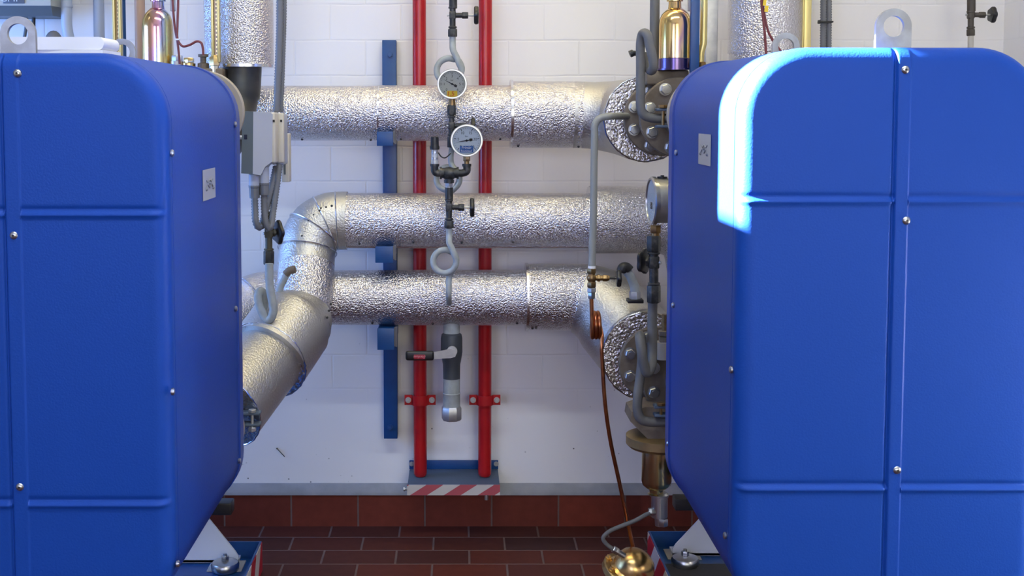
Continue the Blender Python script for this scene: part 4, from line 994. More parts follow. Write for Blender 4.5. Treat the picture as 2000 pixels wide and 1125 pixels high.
# valve with black wheel behind
shutoff_valve('olive black-wheeled valve under the hose loops beside the left casing', 525, 414, 517, YA+.08, 20, 23, m=mat('olive_steel', (0.085, 0.078, 0.055), .5, .4, bump=(80, .2, 2)), nut_top=False, wd=Vector((.80, .52, 0.04)), wheel_y=455, nutpx=10.5, nm=MT['dark_steel'])
ps = [(526, 515, 0), (526, 535, 0), (527, 560, 0), (531, 585, .0)]+[(534, 605, 0), (530, 620, 0), (522, 624, .005), (513, 612, .01), (506, 595, .015), (504, 578, .022), (508, 569, .03), (514, 573, .04), (516, 590, .045), (513, 612, .05), (511, 640, .055), (511, 660, .06)]
siphon('dusty grey pigtail tube rising from the silver dog-leg', ps, 8.2, YA+.045)
# lever handle on the leg
def lever(label, base, pts, rpx, Y, grip, m1, m2, name='valve_lever'):
    root = thing(name, label, 'lever', P(base[0], base[1], Y), 'short curved valve levers')
    w = smooth_path([P(x, y, Y) for x, y in pts], 6); R = M(rpx, base[1], Y)
    b = B(); b.tube(w, R, 14); part('arm', b, m1, root)
    w = smooth_path([P(x, y, Y-.001) for x, y in grip], 5); b = B(); b.tube(w, [R*1.15]*(len(w)-2)+[R*1.0, R*.6], 14); part('grip', b, m2, root, 'dark end grip')
    b = B(); b.hexn(P(base[0], base[1]+4, Y), P(base[0], base[1]-16, Y), R*1.25, .2); part('spindle_nut', b, MT['galv'], root)
    b = B(); b.box(P(base[0], base[1]+2, Y), (R*3.4, R*3, R*.8), .002); part('base_plate', b, MT['black'], root)
    return root
lever('grey curved lever with brown grip on the silver dog-leg', (547, 598), [(546, 590), (545, 575), (548, 560), (557, 542), (562, 533)], 6.8, 3.68, [(558, 536), (565, 529), (572, 527), (578, 526)], MT['grey_paint'], MT['brown_iron'])
lever('grey curved lever with black grip on the lowest pipe elbow', (1240, 585), [(1241, 578), (1239, 560), (1231, 540), (1224, 530)], 9.0, 3.72, [(1229, 528), (1224, 523), (1217, 523), (1213, 533)], MT['grey_paint'], MT['black'])
# clamp with bolts beside lower left
def clamp(label, x0, x1, yt, yb_, Y):
    root = thing('pipe_clamp', label, 'clamp', P((x0+x1)/2, yb_, Y), 'bolted clamp lugs')
    for y in (yt, yb_):
        b = B(); A = P(x0-30, y, Y); C = P(x1, y, Y); b.box(((A.x+C.x)/2, Y+.012, A.z), (C.x-A.x, .034, .009), .003); part('lug', b, MT['slate'], root)
    xm = x0+(x1-x0)*.55
    b = B(); b.cyl(P(xm, yt-4, Y), P(xm, yb_+14, Y), M(3, yt, Y), 12); b.hexn(P(xm, yt-9, Y), P(xm, yt-3, Y), M(8, yt, Y)); b.hexn(P(xm, yb_+4, Y), P(xm, yb_+12, Y), M(8, yt, Y)); part('bolt', b, MT['steel_dull'], root)
    return root
clamp('bolted dark clamp lugs beside the left casing, low', 474, 508, 808, 830, 3.31)
def clampR(label, x0, x1, yt, yb_, Y):
    root = thing('pipe_clamp', label, 'clamp', P((x0+x1)/2, yb_, Y), 'bolted clamp lugs')
    for y in (yt, yb_):
        b = B(); A = P(x0, y, Y); C = P(x1+30, y, Y); b.box(((A.x+C.x)/2, Y+.012, A.z), (C.x-A.x, .034, .009), .003); part('lug', b, MT['slate'], root)
    xm = x0+(x1-x0)*.5
    b = B(); b.cyl(P(xm, yt-4, Y), P(xm, yb_+2, Y), M(3, yt, Y), 12); b.hexn(P(xm, yt-9, Y), P(xm, yt-3, Y), M(9, yt, Y)); part('bolt', b, MT['brass_dark'], root)
clampR('bolted dark clamp lugs behind the right casing, top', 1282, 1308, 214, 247, 3.36)
clampR('bolted dark clamp lugs behind the right casing, bottom', 1278, 1304, 795, 812, 3.36)

# ------------------------------------------------------------------ upper left background
root = thing('steam_duct', 'vertical embossed silver duct above the sooty pipe', 'duct', P(480, 130, 3.80), 'vertical silver ducts')
b = B(); r = M(54, 60, 3.8); p = P(481, 130, 3.80); b.cyl(p, Vector((p.x, p.y, ZC-.01)), r, 56); part('foil_jacket', b, MT['foil'], root)
b = B(); b.cyl(p-UP*.003, p+UP*.006, r+.002, 56); part('end_rim', b, MT['seam'], root)
b = B(); b.tube(smooth_path([P(474, 125, 3.80), P(473, 150, 3.80), P(471, 180, 3.79), P(463, 225, 3.76), P(440, 280, 3.65), P(400, 300, 3.5)], 6), [M(37, 150, 3.8)]*14+[M(34, 150, 3.8)]*17, 36)
single('elbow_pipe', 'sooty black pipe elbow between the silver duct and left casing', 'pipe', b, MT['black_pipe'], P(473, 130, 3.8))
b = B(); p = P(432, 145, 3.9); b.cyl(p, Vector((P(422, 0, 3.95).x, 3.95, ZC-.01)), M(31, 60, 3.9), 40)
single('steam_duct', 'narrower silver duct partly hidden left of the large duct', 'duct', b, MT['foil'], P(425, 145, 3.9), 'vertical silver ducts')
root = thing('steam_duct', 'wide silver duct rising behind the right casing', 'duct', P(1493, 170, 3.75), 'vertical silver ducts')
p = P(1493, 175, 3.75); r = M(71, 60, 3.75); b = B(); b.cyl(p, Vector((P(1495, 30, 3.75).x, p.y, ZC-.01)), r-.002, 56); part('foil_jacket', b, MT['foil'], root)
b = B(); b.cyl(P(1493, 104, 3.75), Vector((P(1493, 104, 3.75).x, 3.75, ZC-.012)), r+.0, 56); part('foil_sleeve', b, MT['foil'], root)
# controller box top-left
root = thing('wall_controller', 'grey wall controller with dark lower edge, top left corner', 'controller', P(40, 32, 4.0))
A = P(-160, -140, 3.99); C = P(99, 11, 3.99)
XE = P(117, 0, 4.06).x
b = B(); b.prism([(A.x, 3.99, C.z), (C.x, 3.99, C.z), (XE, 4.06, C.z), (XE, 4.16, C.z), (A.x, 4.16, C.z)], (0, 0, A.z-C.z)); part('housing', b, mat('controller_grey', (0.36, 0.38, 0.36), .5), root)
z1_ = P(90, 31, 4.02).z
b = B(); lo_ = [(A.x, 4.02, z1_), (C.x-.004, 4.02, z1_), (XE-.004, 4.075, z1_), (XE-.004, 4.16, z1_), (A.x, 4.16, z1_)]; hi_ = [(A.x, 3.992, C.z), (C.x, 3.992, C.z), (XE, 4.06, C.z), (XE, 4.16, C.z), (A.x, 4.16, C.z)]
b.add(lo_+hi_, [(4, 3, 2, 1, 0), (5, 6, 7, 8, 9)]+[(i, (i+1) % 5, (i+1) % 5+5, i+5) for i in range(5)]); part('lower_housing', b, MT['box_dark'], root, 'dark lower part')
b = B(); b.box((P(27, -5, 3.988).x, 3.988, P(27, -9, 3.988).z), (M(42, 0, 3.99), .003, M(31, 0, 3.99)), .0012); lp = part('name_plate', b, mat('slate_plate', (0.07, 0.09, 0.13), .5), root, 'dark plate with pale letters')
b = B(); text_into(b, 'GMI', M(20, 0, 3.99), P(17, -4, 3.985), RX, UP); part('plate_text', b, mat('pale_ink', (.5, .55, .62), .6), lp)
b = B(); b.cyl(P(66, 27, 4.10), P(64, 110, 4.10), M(3.6, 50, 4.1), 14); single('cable_pair', 'thick black cable below the wall controller', 'cable', b, MT['black'], P(64, 110, 4.1))
b = B(); b.tube(smooth_path([P(52, 28, 4.12), P(50, 60, 4.12), P(40, 110, 4.12)], 6), M(3.2, 50, 4.1), 14); single('cable_pair', 'greyish cable left of the thick black cable', 'cable', b, MT['box_dark'], P(40, 110, 4.12))
def vpipe(name, label, cat, x, y0, Y, rpx, m, x_top=None, group=None, extra=None, n=20):
    a = P(x, y0, Y); c_ = P(x_top or x, -40, Y); c_ = Vector((c_.x, Y, ZC-.02))
    b = B(); b.cyl(a, c_, M(rpx, 50, Y), n); return single(name, label, cat, b, m, a, group)
pale = mat('pale_blue_grey_pipe', (0.36, 0.41, 0.50), .5)
b = B(); b.tube(smooth_path([P(130, -150, 4.05), P(130, -20, 4.05), P(130, 30, 4.05), P(131, 55, 4.05), P(136, 80, 4.05), P(146, 120, 4.05)], 5), M(10.5, 50, 4.05), 20); b.cyl(P(130.5, 10, 4.05), P(130.5, 14, 4.05), M(11.5, 10, 4.05))
single('grey_wall_pipe', 'pale grey pipe with a coupling beside the wall controller', 'pipe', b, pale, P(146, 120, 4.05), 'pale pipes behind the left casing')
vpipe('grey_wall_pipe', 'pale grey straight pipe right of the coupled one', 'pipe', 195, 140, 4.1, 10.5, pale, group='pale pipes behind the left casing')
b = B(); b.sphere(P(105, 84, 4.05), M(18, 80, 4.05), (1, .6, 1.35)); single('pipe_bell', 'small dull grey dome on the wall behind the paper stack', 'fitting', b, MT['dusty_grey'], P(105, 84, 4.05))
def level_gauge(label, x, y0, y1, Y, wpx, mirror=1, group='brass framed level gauges'):
    root = thing('level_gauge', label, 'level gauge', P(x, y1, Y), group)
    A = P(x, y0, Y); C = P(x, y1, Y); W_ = M(wpx, 50, Y)
    for s_ in (-1, 1):
        b = B(); b.box((A.x+s_*W_*.34, Y, (A.z+C.z)/2), (W_*.30, W_*.8, A.z-C.z), .0015); part('brass_rail', b, MT['brass_pale'], root)
    b = B(); b.box((A.x+W_*.02, Y+W_*.1, (A.z+C.z)/2), (W_*.38, W_*.3, A.z-C.z)); sc_ = part('sight_glass', b, mat('amber_glass', (.30, .20, .08), .2), root)
    b = B(); k = 0; z = C.z+.01
    while z < A.z: b.box((A.x+W_*.1, Y-W_*.06, z), (W_*.16, .001, .005)); z += .0125
    part('scale_marks', b, MT['brass'], sc_)
    return root
lg = level_gauge('brass framed level gauge beside the thin blue post', 226, -120, 130, 3.85, 17)
lg = level_gauge('brass framed level gauge in front of the silver ducts', 419, -120, 122, 3.70, 17)
b = B(); b.lathe(P(419, 108, 3.7), -UP, [(0, M(7, 50, 3.7)), (M(6, 50, 3.7), M(10.5, 50, 3.7)), (M(20, 50, 3.7), M(10.5, 50, 3.7)), (M(21, 50, 3.7), M(8, 50, 3.7)), (M(34, 50, 3.7), M(8, 50, 3.7)), (M(35, 50, 3.7), M(10, 50, 3.7)), (M(52, 50, 3.7), M(10, 50, 3.7))], 6); part('foot_nut', b, MT['brass'], lg)
vpipe('blue_post', 'thin bright blue post beside the left brass level gauge', 'post', 241.5, 150, 3.9, 6.0, MT['blue_paint'])
vpipe('tan_tube', 'copper-tan tube left of the iridescent bottle', 'pipe', 275, 150, 3.9, 10, MT['tan'])
def bottle(label, x, y0, y1, rpx, Y, m, m2, band):
    root = thing('air_separator', label, 'vessel', P(x, y1, Y), 'shiny zinc plated air separators')
    Rp = lambda n: M(n, 60, Y); h = Rp(y1-y0); r = Rp(rpx)
    b = B(); b.lathe(P(x, y1, Y), UP, [(0, r*1.0), (h*.66, r), (h*.78, r*.96), (h*.88, r*.83), (h*.95, r*.62), (h, r*.42)], 48); part('vessel_body', b, m, root, ang=60)
    b = B(); b.lathe(P(x, y0+1, Y), UP, [(0, r*.42), (Rp(4), r*.40), (Rp(14), r*.38), (Rp(15), r*.5), (Rp(24), r*.5), (Rp(25), r*.3), (Rp(60), r*.3)], 24); part('neck', b, m2, root)
    if band:
        b = B(); b.lathe(P(x, y1+20, Y), UP, [(0, r*1.02), (Rp(19), r*1.02)], 48); b.cyl(P(x, y1+23, Y), P(x, y1+20, Y), r*1.12, 48); part('base_band', b, mat('blue_violet_zinc', (.14, .10, .22), .25, 1.0), root, 'dark violet base band')
    b = B(); b.box(P(x+rpx*.95, y0-8, Y), (Rp(9), Rp(9), Rp(26)), .002); part('side_cap', b, MT['steel_dull'], root)
    return root
bottle('rainbow-sheened zinc bottle vessel behind the left casing', 309, 17, 128, 30, 3.75, MT['irid'], MT['irid'], False)
bottle('golden iridescent bottle vessel above the right top flange', 1318, 17, 114, 31.5, 3.56, MT['irid_y'], MT['irid_y'], True)
b = B(); p = P(346, 112, 3.74); b.hexn(P(346, 108, 3.72), P(346, 121, 3.72), M(11, 110, 3.72)); b.cyl(P(346, 120, 3.72), P(346, 150, 3.72), M(12, 110, 3.72)); single('hex_plug', 'dull steel hexagon plug beside the rainbow bottle', 'fitting', b, MT['steel_dull'], P(346, 150, 3.72), 'hexagon plugs on the valve block')
b = B(); b.hexn(P(369, 113, 3.72), P(369, 125, 3.72), M(10.5, 110, 3.72)); b.cyl(P(369, 124, 3.72), P(369, 150, 3.72), M(13, 110, 3.72)); single('hex_plug', 'yellow brass hexagon plug left of the needle fitting', 'fitting', b, MT['brass'], P(369, 150, 3.72), 'hexagon plugs on the valve block')
b = B(); b.lathe(P(397, 106, 3.72), -UP, [(0, M(10, 110, 3.72)), (M(5, 110, 3.72), M(10, 110, 3.72)), (M(6, 110, 3.72), M(6, 110, 3.72)), (M(16, 110, 3.72), M(6, 110, 3.72)), (M(18, 110, 3.72), M(11, 110, 3.72)), (M(45, 110, 3.72), M(12, 110, 3.72))], 20); single('capillary_fitting', 'dark round fitting where the red capillary ends', 'fitting', b, MT['brown_iron'], P(397, 150, 3.72))
b = B(); b.box(P(365, 165, 3.73), (M(150, 110, 3.73), .08, M(62, 110, 3.73)), .006); single('valve_block', 'brown cast block under the plugs, mostly behind the left casing', 'valve block', b, MT['brown_iron'], P(365, 180, 3.73))
def wire(label, pts, rpx, Y, m=None, group='thin maroon capillary cables'):
    w = smooth_path([P(x, y, Y+(z[0] if z else 0)) for x, y, *z in pts], 8); b = B(); b.tube(w, M(rpx, 50, Y), 10)
    return single('capillary_cable', label, 'cable', b, m or MT['maroon'], w[-1], group)
wire('maroon capillary running straight down beside the rainbow bottle', [(336, -60), (337, 0), (341, 50), (347, 85), (351, 125)], 2.3, 3.66)
wire('maroon capillary curving across to the dark round fitting', [(348, -60), (348, 0), (346.5, 50), (346.5, 75), (356, 90), (370, 88), (384, 81), (393, 84), (396, 94), (397, 108)], 2.3, 3.65)
b = B(); b.box(P(346.5, 77, 3.645), (M(8, 77, 3.64), .006, M(3, 77, 3.64)), .001); single('cable_tie', 'tiny pale tie joining the two maroon capillaries', 'cable tie', b, MT['white'], P(346.5, 77, 3.645))

# ------------------------------------------------------------------ right hand upper background
vpipe('dark_riser_pipe', 'dark grey vertical pipe left of the golden bottle', 'pipe', 1277.5, 150, 3.62, 9.5, MT['dusty_grey'])
# hooked siphon in front of it
ps = [(1253, 215, .02), (1253, 170, .02), (1252, 120, .02), (1252, 90, .015), (1254, 70, .0), (1261, 66, -.02), (1268, 80, -.03), (1274, 110, -.03), (1277, 135, -.03), (1272, 140, -.01), (1266, 128, .01), (1262, 100, .02)]
root, w_, R_ = siphon('thick grey hook-shaped tube before the top flanges', [(1330, 231, 0), (1300, 231, 0), (1275, 231, 0), (1257, 224, 0), (1251, 206, 0), (1251, 170, .0), (1251, 120, .0), (1251, 85, .0), (1255, 66, -.01), (1264, 68, -.03), (1269, 90, -.035), (1275, 115, -.035), (1276, 132, -.03), (1271, 138, -.01), (1262, 125, .02), (1256, 105, .03)], 9.0, 3.38, MT['dusty_grey'])
b = B(); b.cyl(P(1252, 106, 3.42), P(1233, 103, 3.42), M(5, 105, 3.42), 14); b.cyl(P(1237, 103, 3.42), P(1230, 106, 3.42), M(7, 105, 3.42), 14); part('drain_stub', b, MT['dark_steel'], root)
b = B(); pbox(b, 1262, 137, 1346, 166, 3.55, .10, .006); b.cyl(P(1312, 160, 3.60), P(1320, 229, 3.58), .05, 28); single('valve_block', 'brown cast block between golden bottle and top flanges', 'valve block', b, MT['brown_iron'], P(1310, 166, 3.6))
b = B(); pbox(b, 1352.5, -150, 1365, 160, 3.50, .02, .001); single('blue_post', 'thin blue strip post between golden bottle and brass gauge', 'post', b, MT['blue_paint'], P(1359, 160, 3.5))
root = thing('level_gauge', 'brass framed level gauge beside the right blue casing', 'level gauge', P(1371, 130, 3.52), 'brass framed level gauges')
b = B(); A = P(1374, 0, 3.54); C_ = P(1369, 110, 3.54); b.tube([Vector((A.x, 3.54, 2.2)), P(1375, 20, 3.54), P(1374, 85, 3.54), P(1369, 103, 3.54), P(1368, 122, 3.54)], M(7, 60, 3.54), 12); part('brass_rail', b, MT['brass_pale'], root)
b = B(); b.hexn(P(1368, 121, 3.54), P(1368, 132, 3.54), M(11, 120, 3.54)); part('foot_nut', b, MT['brass_dark'], root)
b = B(); pbox(b, 1381, -150, 1400, 200, 3.72, .04, .002); single('grey_bar_post', 'flat dull grey post left of the wide silver duct', 'post', b, MT['steel_dull'], P(1390, 200, 3.74))
b = B(); pbox(b, 1563, -150, 1576, 170, 3.72, .02, .001); pbox(b, 1575, -150, 1582, 170, 3.715, .03, .001); single('brass_strip', 'brass coloured strip along the right edge of the wide duct', 'strip', b, MT['brass_pale'], P(1572, 170, 3.72))
cR1 = corrugated('left conduit of the tied pair above the right casing', [(1608, -60, 0), (1608, 40, 0), (1607, 130, 0)], 6.5, 4.0)
cR2 = corrugated('right conduit of the tied pair above the right casing', [(1619.5, -60, 0), (1619, 40, 0), (1618, 130, 0)], 6.0, 4.0)
b = B(); p = P(1612, 43, 3.98); b.box(p, (M(27, 43, 3.98), .03, M(3.5, 43, 3.98)), .002); b.box(p-RX*M(12, 43, 3.98), (M(5, 43, 3.98), .012, M(7, 43, 3.98)), .001); single('cable_tie', 'black tie around the paired conduits above the right casing', 'cable tie', b, MT['black'], p)
wire('straight maroon capillary in front of the wide silver duct', [(1486, -60), (1487, 0), (1491, 40), (1494, 70), (1498, 130)], 2.6, 3.55)
wire('curving maroon capillary in front of the wide silver duct', [(1487, -60), (1489, 0), (1494, 35), (1500, 60), (1510, 80), (1522, 96), (1535, 110)], 2.4, 3.56)
b = B(); p = P(1497, 17, 3.54); b.box(p, (M(7, 15, 3.54), .001, M(12, 15, 3.54)), 0, Matrix.Rotation(.12, 3, 'Y')); b.box(P(1494, 2, 3.54), (M(6, 15, 3.54), .001, M(18, 15, 3.54)), 0, Matrix.Rotation(.12, 3, 'Y')); single('cable_tag', 'tiny yellow tag on the maroon capillaries', 'tag', b, MT['yellow'], p)
# wall valve top right
rust = mat('dark_rusty_steel', (0.075, 0.065, 0.055), .55, .4, bump=(90, .3, 2))
shutoff_valve('brown-black handwheel valve at the upper right corner', 1896, 20, 70, 3.95, 1938, 15, m=rust, nut_top=False, wheel_y=29, nutpx=8.5)
b = B(); b.cyl(P(1896, 68, 3.95), P(1895, 140, 3.95), M(5.5, 80, 3.95), 16); single('grey_wall_pipe', 'pale stub under the upper right handwheel valve', 'pipe', b, mat('pale_stub', (.45, .43, .40), .6), P(1895, 140, 3.95))
b = B(); b.cyl(P(1897, 22, 3.95), P(1897, -150, 3.95), M(8, 10, 3.95), 18); single('riser_pipe', 'dark pipe stub above the upper right handwheel valve', 'pipe', b, rust, P(1897, 22, 3.95))

# ------------------------------------------------------------------ right cluster in the gap
# thin impulse pipe with brass valve and copper coil
root, w_, R_ = siphon('thin grey pipe bending down from the top brown flange', [(1226, 227, .12), (1210, 227, .05), (1192, 227, 0), (1172, 231, 0), (1162, 245, 0), (1161, 270, 0), (1160, 340, 0), (1159, 420, 0), (1157, 480, 0), (1156, 524, 0)], 7.0, 3.55, mat('grey_impulse_pipe', (0.25, 0.255, 0.24), .5, bump=(80, .1, 2)), group=None, name='impulse_pipe')
b = B(); b.cyl(P(1156, 519, 3.55), P(1156, 525, 3.55), M(7.4, 520, 3.55), 18); part('white_ferrule', b, MT['white'], root, 'white sealing ring')
Rq = lambda n: M(n, 545, 3.55)
root = thing('brass_valve', 'brown brass valve with black wheel above the copper coil', 'valve', P(1155, 583, 3.55), 'small handwheel shutoff valves')
b = B(); b.sphere(P(1155.5, 543, 3.55), Rq(9.5)); b.cyl(P(1155.5, 533, 3.55), P(1155.5, 553, 3.55), Rq(7), 18); part('body', b, MT['brass_dark'], root)
for (y0, y1, m_) in ((524, 534, MT['brass_dark']), (551, 561, MT['brass_dark']), (562, 571, MT['steel_dull']), (571, 583, MT['steel'])):
    b = B(); b.hexn(P(1155.5, y0, 3.55), P(1155.5, y1, 3.55), Rq(9.3 if y0 < 565 else 7.5), .2); part('union_nut', b, m_, root)
b = B(); b.cyl(P(1156, 543, 3.55), P(1190, 543, 3.55), Rq(5.2), 16); b.hexn(P(1166, 543, 3.55), P(1172, 543, 3.55), Rq(7.5)); b.hexn(P(1177, 543, 3.55), P(1187, 543, 3.55), Rq(7)); part('bonnet', b, MT['brass_dark'], root)
b = B(); b.cyl(P(1186, 543, 3.55), P(1206, 543, 3.55), Rq(2.5), 12); part('spindle', b, MT['dark_steel'], root)
handwheel(root, P(1208, 543, 3.55), RX, Rq(16), Rq(9))
# copper coil
YC = 3.55; pts = [P(1155, 582, YC), P(1155, 600, YC), P(1155, 625, YC)]
Rc = Rq(20)/2
cc = []
# coil with axis along X: three turns, seen edge on
turns = 2.5; n_ = 60; cy_ = 638
x0c, x1c = 1157, 1175
for i in range(n_+1):
    t = i/n_; a = -PI/2+2*PI*turns*t+PI/2
    X = P(x0c+(x1c-x0c)*t, cy_, YC).x; z = P(x0c, cy_, YC).z-M(25, 638, YC)*math.sin(a)
    cc.append(Vector((X, YC+.028-M(22, 638, YC)*math.cos(a)*.9, z)))
tail = [P(1176, 655, YC+.01), P(1175, 680, YC), P(1177, 720, YC), P(1182, 790, YC), P(1192, 860, YC+.02), P(1207, 930, YC+.04), P(1219, 985, YC+.06), P(1228, 1030, YC+.08), P(1236, 1068, YC+.09)]
path = smooth_path([P(1155, 580, YC), P(1155.5, 598, YC), P(1156, 620, YC)], 5)+cc+smooth_path(tail, 6)
b = B(); b.tube(path, M(4.0, 640, YC), 12); single('copper_tube', 'long copper tube coiled below the brass valve', 'pipe', b, MT['copper'], path[-1])

# side-on gauge
YG = 3.36
c_ = P(1268, 392, YG)
face = Vector((-.998, -.06, 0)).normalized(); ux = Vector((.06, -.998, 0)).normalized()
root = thing('pressure_gauge', 'steel gauge seen edge-on beside the right casing', 'gauge', P(1290, 440, YG), 'round dial pressure gauges')
c_ = P(1293, 392, YG); Rg = M(47, 392, YG); dep = M(40, 392, YG)
fc_ = c_+face*dep*.5
b = B(); b.lathe(c_-face*dep*.62, face, [(0, Rg*.9), (dep*.06, Rg*1.02), (dep*.16, Rg*1.02), (dep*.18, Rg*.93), (dep*1.05, Rg*.93)], 56); part('case', b, MT['steel_dull'], root)
b = B(); b.lathe(fc_, face, [(-dep*.16, Rg*.93), (-dep*.16, Rg), (dep*.02, Rg*1.0), (dep*.08, Rg*.95), (dep*.08, Rg*.88), (0, Rg*.86)], 56, caps=False); part('bezel', b, MT['steel'], root)
b = B(); b.cyl(fc_-face*dep*.02, fc_-face*.0*dep, Rg*.88, 48); dl = part('dial', b, MT['dial2'], root)
b = B(); b.cyl(fc_+face*dep*.045, fc_+face*dep*.055, Rg*.87, 40); part('glass', b, MT['glass'], root)
b = B(); b.box(fc_+face*dep*.02-UP*Rg*.2, (.001, Rg*.3, Rg*.28), 0, Matrix.Rotation(math.atan2(face.y, face.x), 3, 'Z')); part('dial_mark', b, MT['ink'], dl)
b = B(); b.cyl(c_+UP*Rg*.93, c_+UP*Rg*1.0, M(10, 392, YG), 18); b.cyl(c_+UP*Rg*1.0, c_+UP*Rg*1.06, M(3.5, 392, YG), 12); part('vent_plug', b, MT['black'], root)
b = B(); b.hexn(P(1280, 440, YG), P(1280, 455, YG), M(11, 450, YG)); b.cyl(P(1280, 454, YG), P(1280, 462, YG), M(8, 450, YG)); part('stem', b, MT['brass_dark'], root)
shutoff_valve('black-wheeled dark valve stacked under the edge-on gauge', 1277, 460, 591, YG, 22, 24, wd=Vector((-.78, .60, 0.0)), wheel_y=512, nutpx=13.5)
# siphon below
ps = [(1275, 588, 0), (1274, 620, 0), (1274, 650, 0), (1274, 690, 0), (1272, 716, -.02), (1264, 728, -.03), (1257, 710, -.035), (1253, 685, -.035), (1250, 663, -.02), (1250, 655, .0), (1252, 662, .02), (1254, 700, .02), (1250, 740, .01), (1246, 770, .0), (1245, 800, .0), (1252, 818, .0), (1268, 824, .0), (1300, 824, .0), (1330, 824, .0)]
siphon('thick dusty grey looped tube before the bottom flanges', ps, 9.5, 3.38, MT['dusty_grey'])
# brass stub top at lower flange
root = thing('threaded_nipple', 'copper-brown upright nipple on hex nuts above the bottom flange', 'fitting', P(1300, 690, 3.5))
b = B(); b.cyl(P(1300, 614, 3.5), P(1300, 645, 3.5), M(7.5, 640, 3.5), 20); part('nipple', b, MT['brass_dark'], root)
b = B(); b.hexn(P(1298, 645, 3.5), P(1298, 656, 3.5), M(13, 640, 3.5)); b.hexn(P(1298, 657, 3.5), P(1298, 668, 3.5), M(12, 640, 3.5)); part('nut', b, MT['brown_iron'], root)
b = B(); b.cyl(P(1298, 667, 3.5), P(1300, 700, 3.5), M(18, 640, 3.5), 24); part('boss', b, MT['beige_plate'], root)

# steam trap under the lower flange
YS_ = 3.46
root = thing('strainer_body', 'olive cast trap body with a polished brass cylinder below', 'trap', P(1278, 1030, YS_))
zz = lambda y: P(1278, y, YS_).z
b = B(); xl, xr = P(1231, 800, YS_).x, P(1330, 800, YS_).x
b.prism([(xl, YS_-.03, zz(800)), (xl-.004, YS_-.03, zz(818)), (xl+.05, YS_-.05, zz(852)), (xr, YS_-.05, zz(852)), (xr, YS_-.03, zz(790)), (xl+.04, YS_-.03, zz(790))], (0, .12, 0)); part('casting', b, MT['brown_iron'], root)
b = B(); b.lathe(Vector((P(1290, 850, YS_).x, YS_+.01, zz(848))), -UP, [(0, M(55, 850, YS_)), (M(4, 850, YS_), M(66, 850, YS_)), (M(20, 850, YS_), M(66, 850, YS_)), (M(26, 850, YS_), M(60, 850, YS_))], 48); part('bowl_flange', b, MT['olive'], root)
px_ = 1283
b = B(); b.lathe(P(px_, 872, YS_), -UP, [(0, M(29, 900, YS_)), (M(68, 900, YS_), M(29.5, 900, YS_)), (M(76, 900, YS_), M(27, 900, YS_)), (M(82, 900, YS_), M(20, 900, YS_)), (M(84, 900, YS_), M(14, 900, YS_)), (M(92, 900, YS_), M(13, 900, YS_)), (M(94, 900, YS_), M(17, 900, YS_))], 40); part('brass_cylinder', b, mat('polished_olive_brass', (.50, .42, .22), .22, 1.0), root, 'polished brass cylinder')
b = B(); b.lathe(P(1288, 962, YS_), -UP, [(0, M(14, 980, YS_)), (M(3, 980, YS_), M(18, 980, YS_)), (M(7, 980, YS_), M(18, 980, YS_)), (M(8, 980, YS_), M(16, 980, YS_)), (M(48, 980, YS_), M(16, 980, YS_)), (M(50, 980, YS_), M(9, 980, YS_)), (M(66, 980, YS_), M(8, 980, YS_))], 32); part('drain_sleeve', b, MT['steel'], root)
b = B(); b.hexn(P(1295, 1012, YS_-.01), P(1295, 1027, YS_-.01), M(10, 1010, YS_)); part('drain_nut', b, MT['steel'], root)
b = B(); b.box(P(1258, 872, YS_), (M(18, 870, YS_), .02, M(9, 870, YS_)), .002); part('flange_bolt', b, MT['dark_steel'], root)
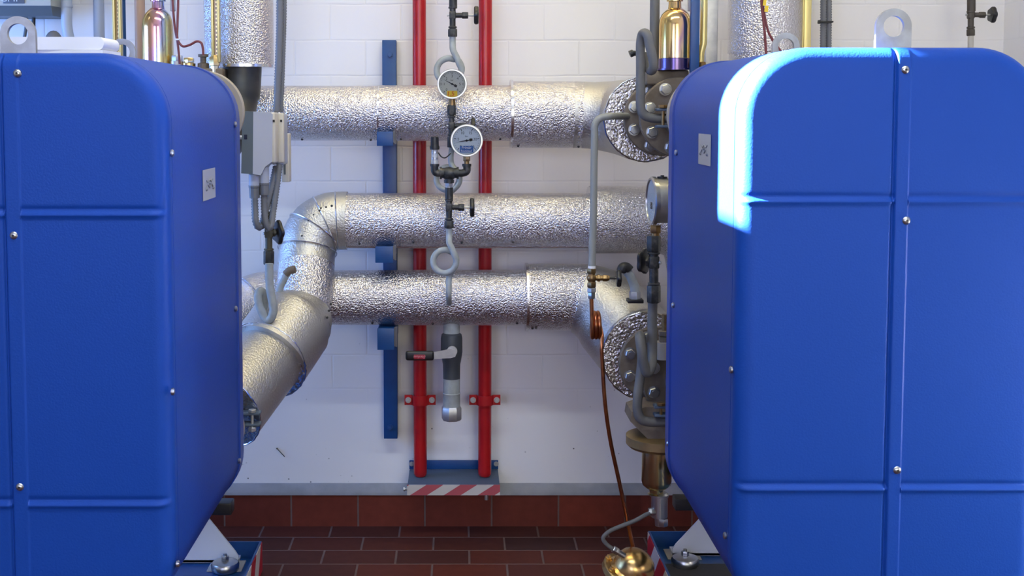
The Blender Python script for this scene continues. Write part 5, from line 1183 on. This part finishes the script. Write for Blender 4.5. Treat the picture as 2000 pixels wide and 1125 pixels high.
# flexible hose to the dome
hp = smooth_path([P(1277, 1000, YS_-.01), P(1262, 1005, YS_-.02), P(1240, 1017, YS_-.02), P(1212, 1028, YS_-.01), P(1190, 1038, YS_), P(1178, 1050, YS_), P(1184, 1062, YS_), P(1200, 1074, YS_), P(1218, 1085, YS_)], 6)
root = thing('braided_hose', 'thin grey braided hose arching to the brass dome', 'hose', hp[-1])
b = B(); b.tube(hp, M(4, 1030, YS_), 12); part('hose', b, MT['dusty_grey'], root)
b = B(); b.hexn(hp[0]+RX*.006, hp[0]-RX*.016, M(8, 1000, YS_)); part('end_nut', b, MT['steel'], root)
b = B(); a = hp[-8]; e = hp[-1]; b.hexn(a, a+(e-a)*.5, M(7, 1070, YS_)); b.cyl(a+(e-a)*.4, e+(e-a)*.1, M(5.5, 1070, YS_)); part('end_nut', b, MT['steel'], root)
# brass dome valve on the floor
pd = P(1255, 1098, 3.60); 
root = thing('dome_valve', 'golden brass dome with bolted rim on the floor by the tray', 'valve', (pd.x, 3.60, 0))
dc = Vector((P(1252, 1100, 3.58).x, 3.58, 0.0)); rD = M(44, 1100, 3.58)
tip = Vector((.45, -.25, 1)).normalized()
dc = P(1236, 1112, 3.54)
b = B(); b.lathe(dc, tip, [(-.02, rD*1.02), (-.008, rD*1.04), (0, rD*.92), (rD*.35, rD*.88), (rD*.62, rD*.74), (rD*.82, rD*.5), (rD*.92, rD*.25), (rD*.95, rD*.03)], 48); part('dome', b, mat('golden_brass_casting', (.62, .40, .16), .27, 1.0, bump=(50, .15, 2)), root)
b = B(); b.cyl(dc-tip*.035, dc-tip*.012, rD*1.28, 48, .003); rimp = part('rim', b, MT['olive'], root)
u, v = frame_of(tip)
for k in range(8):
    a = 2*PI*k/8+.2; p = dc-tip*.012+(u*math.cos(a)+v*math.sin(a))*rD*1.14
    b = B(); bolt(b, p, tip, .0085, .009); part('bolt', b, MT['brass'], root)
bz = dc-tip*.035
b = B(); b.cyl(Vector((bz.x, bz.y, 0.0)), bz+UP*.01, rD*.6, 28); part('foot', b, MT['brown_iron'], root)
# plug anchor nail mark in the wall
b = B(); b.cyl(P(541, 876, WY-.001), P(541, 876, WY-.012), .003, 10); b.cyl(P(541, 876, WY-.006), P(556, 892, WY-.004), .0015, 8); single('wall_nail', 'small bent nail in the lower wall beneath the dog-leg', 'nail', b, MT['dark_steel'], P(541, 876, WY))
# ceiling tube lamps
for (nm_, x, y, L_) in (('ceiling_lamp', .2, 3.35, 2.5), ('ceiling_lamp', .1, 1.6, 2.7)):
    b = B(); b.box((x, y, ZC-.035), (L_, .16, .07), .01); single('ceiling_lamp', 'white tube lamp body on the ceiling, '+('nearer the pipes' if y > 3 else 'nearer the entrance'), 'lamp', b, MT['white_paint'], (x, y, ZC), 'ceiling tube lamps')
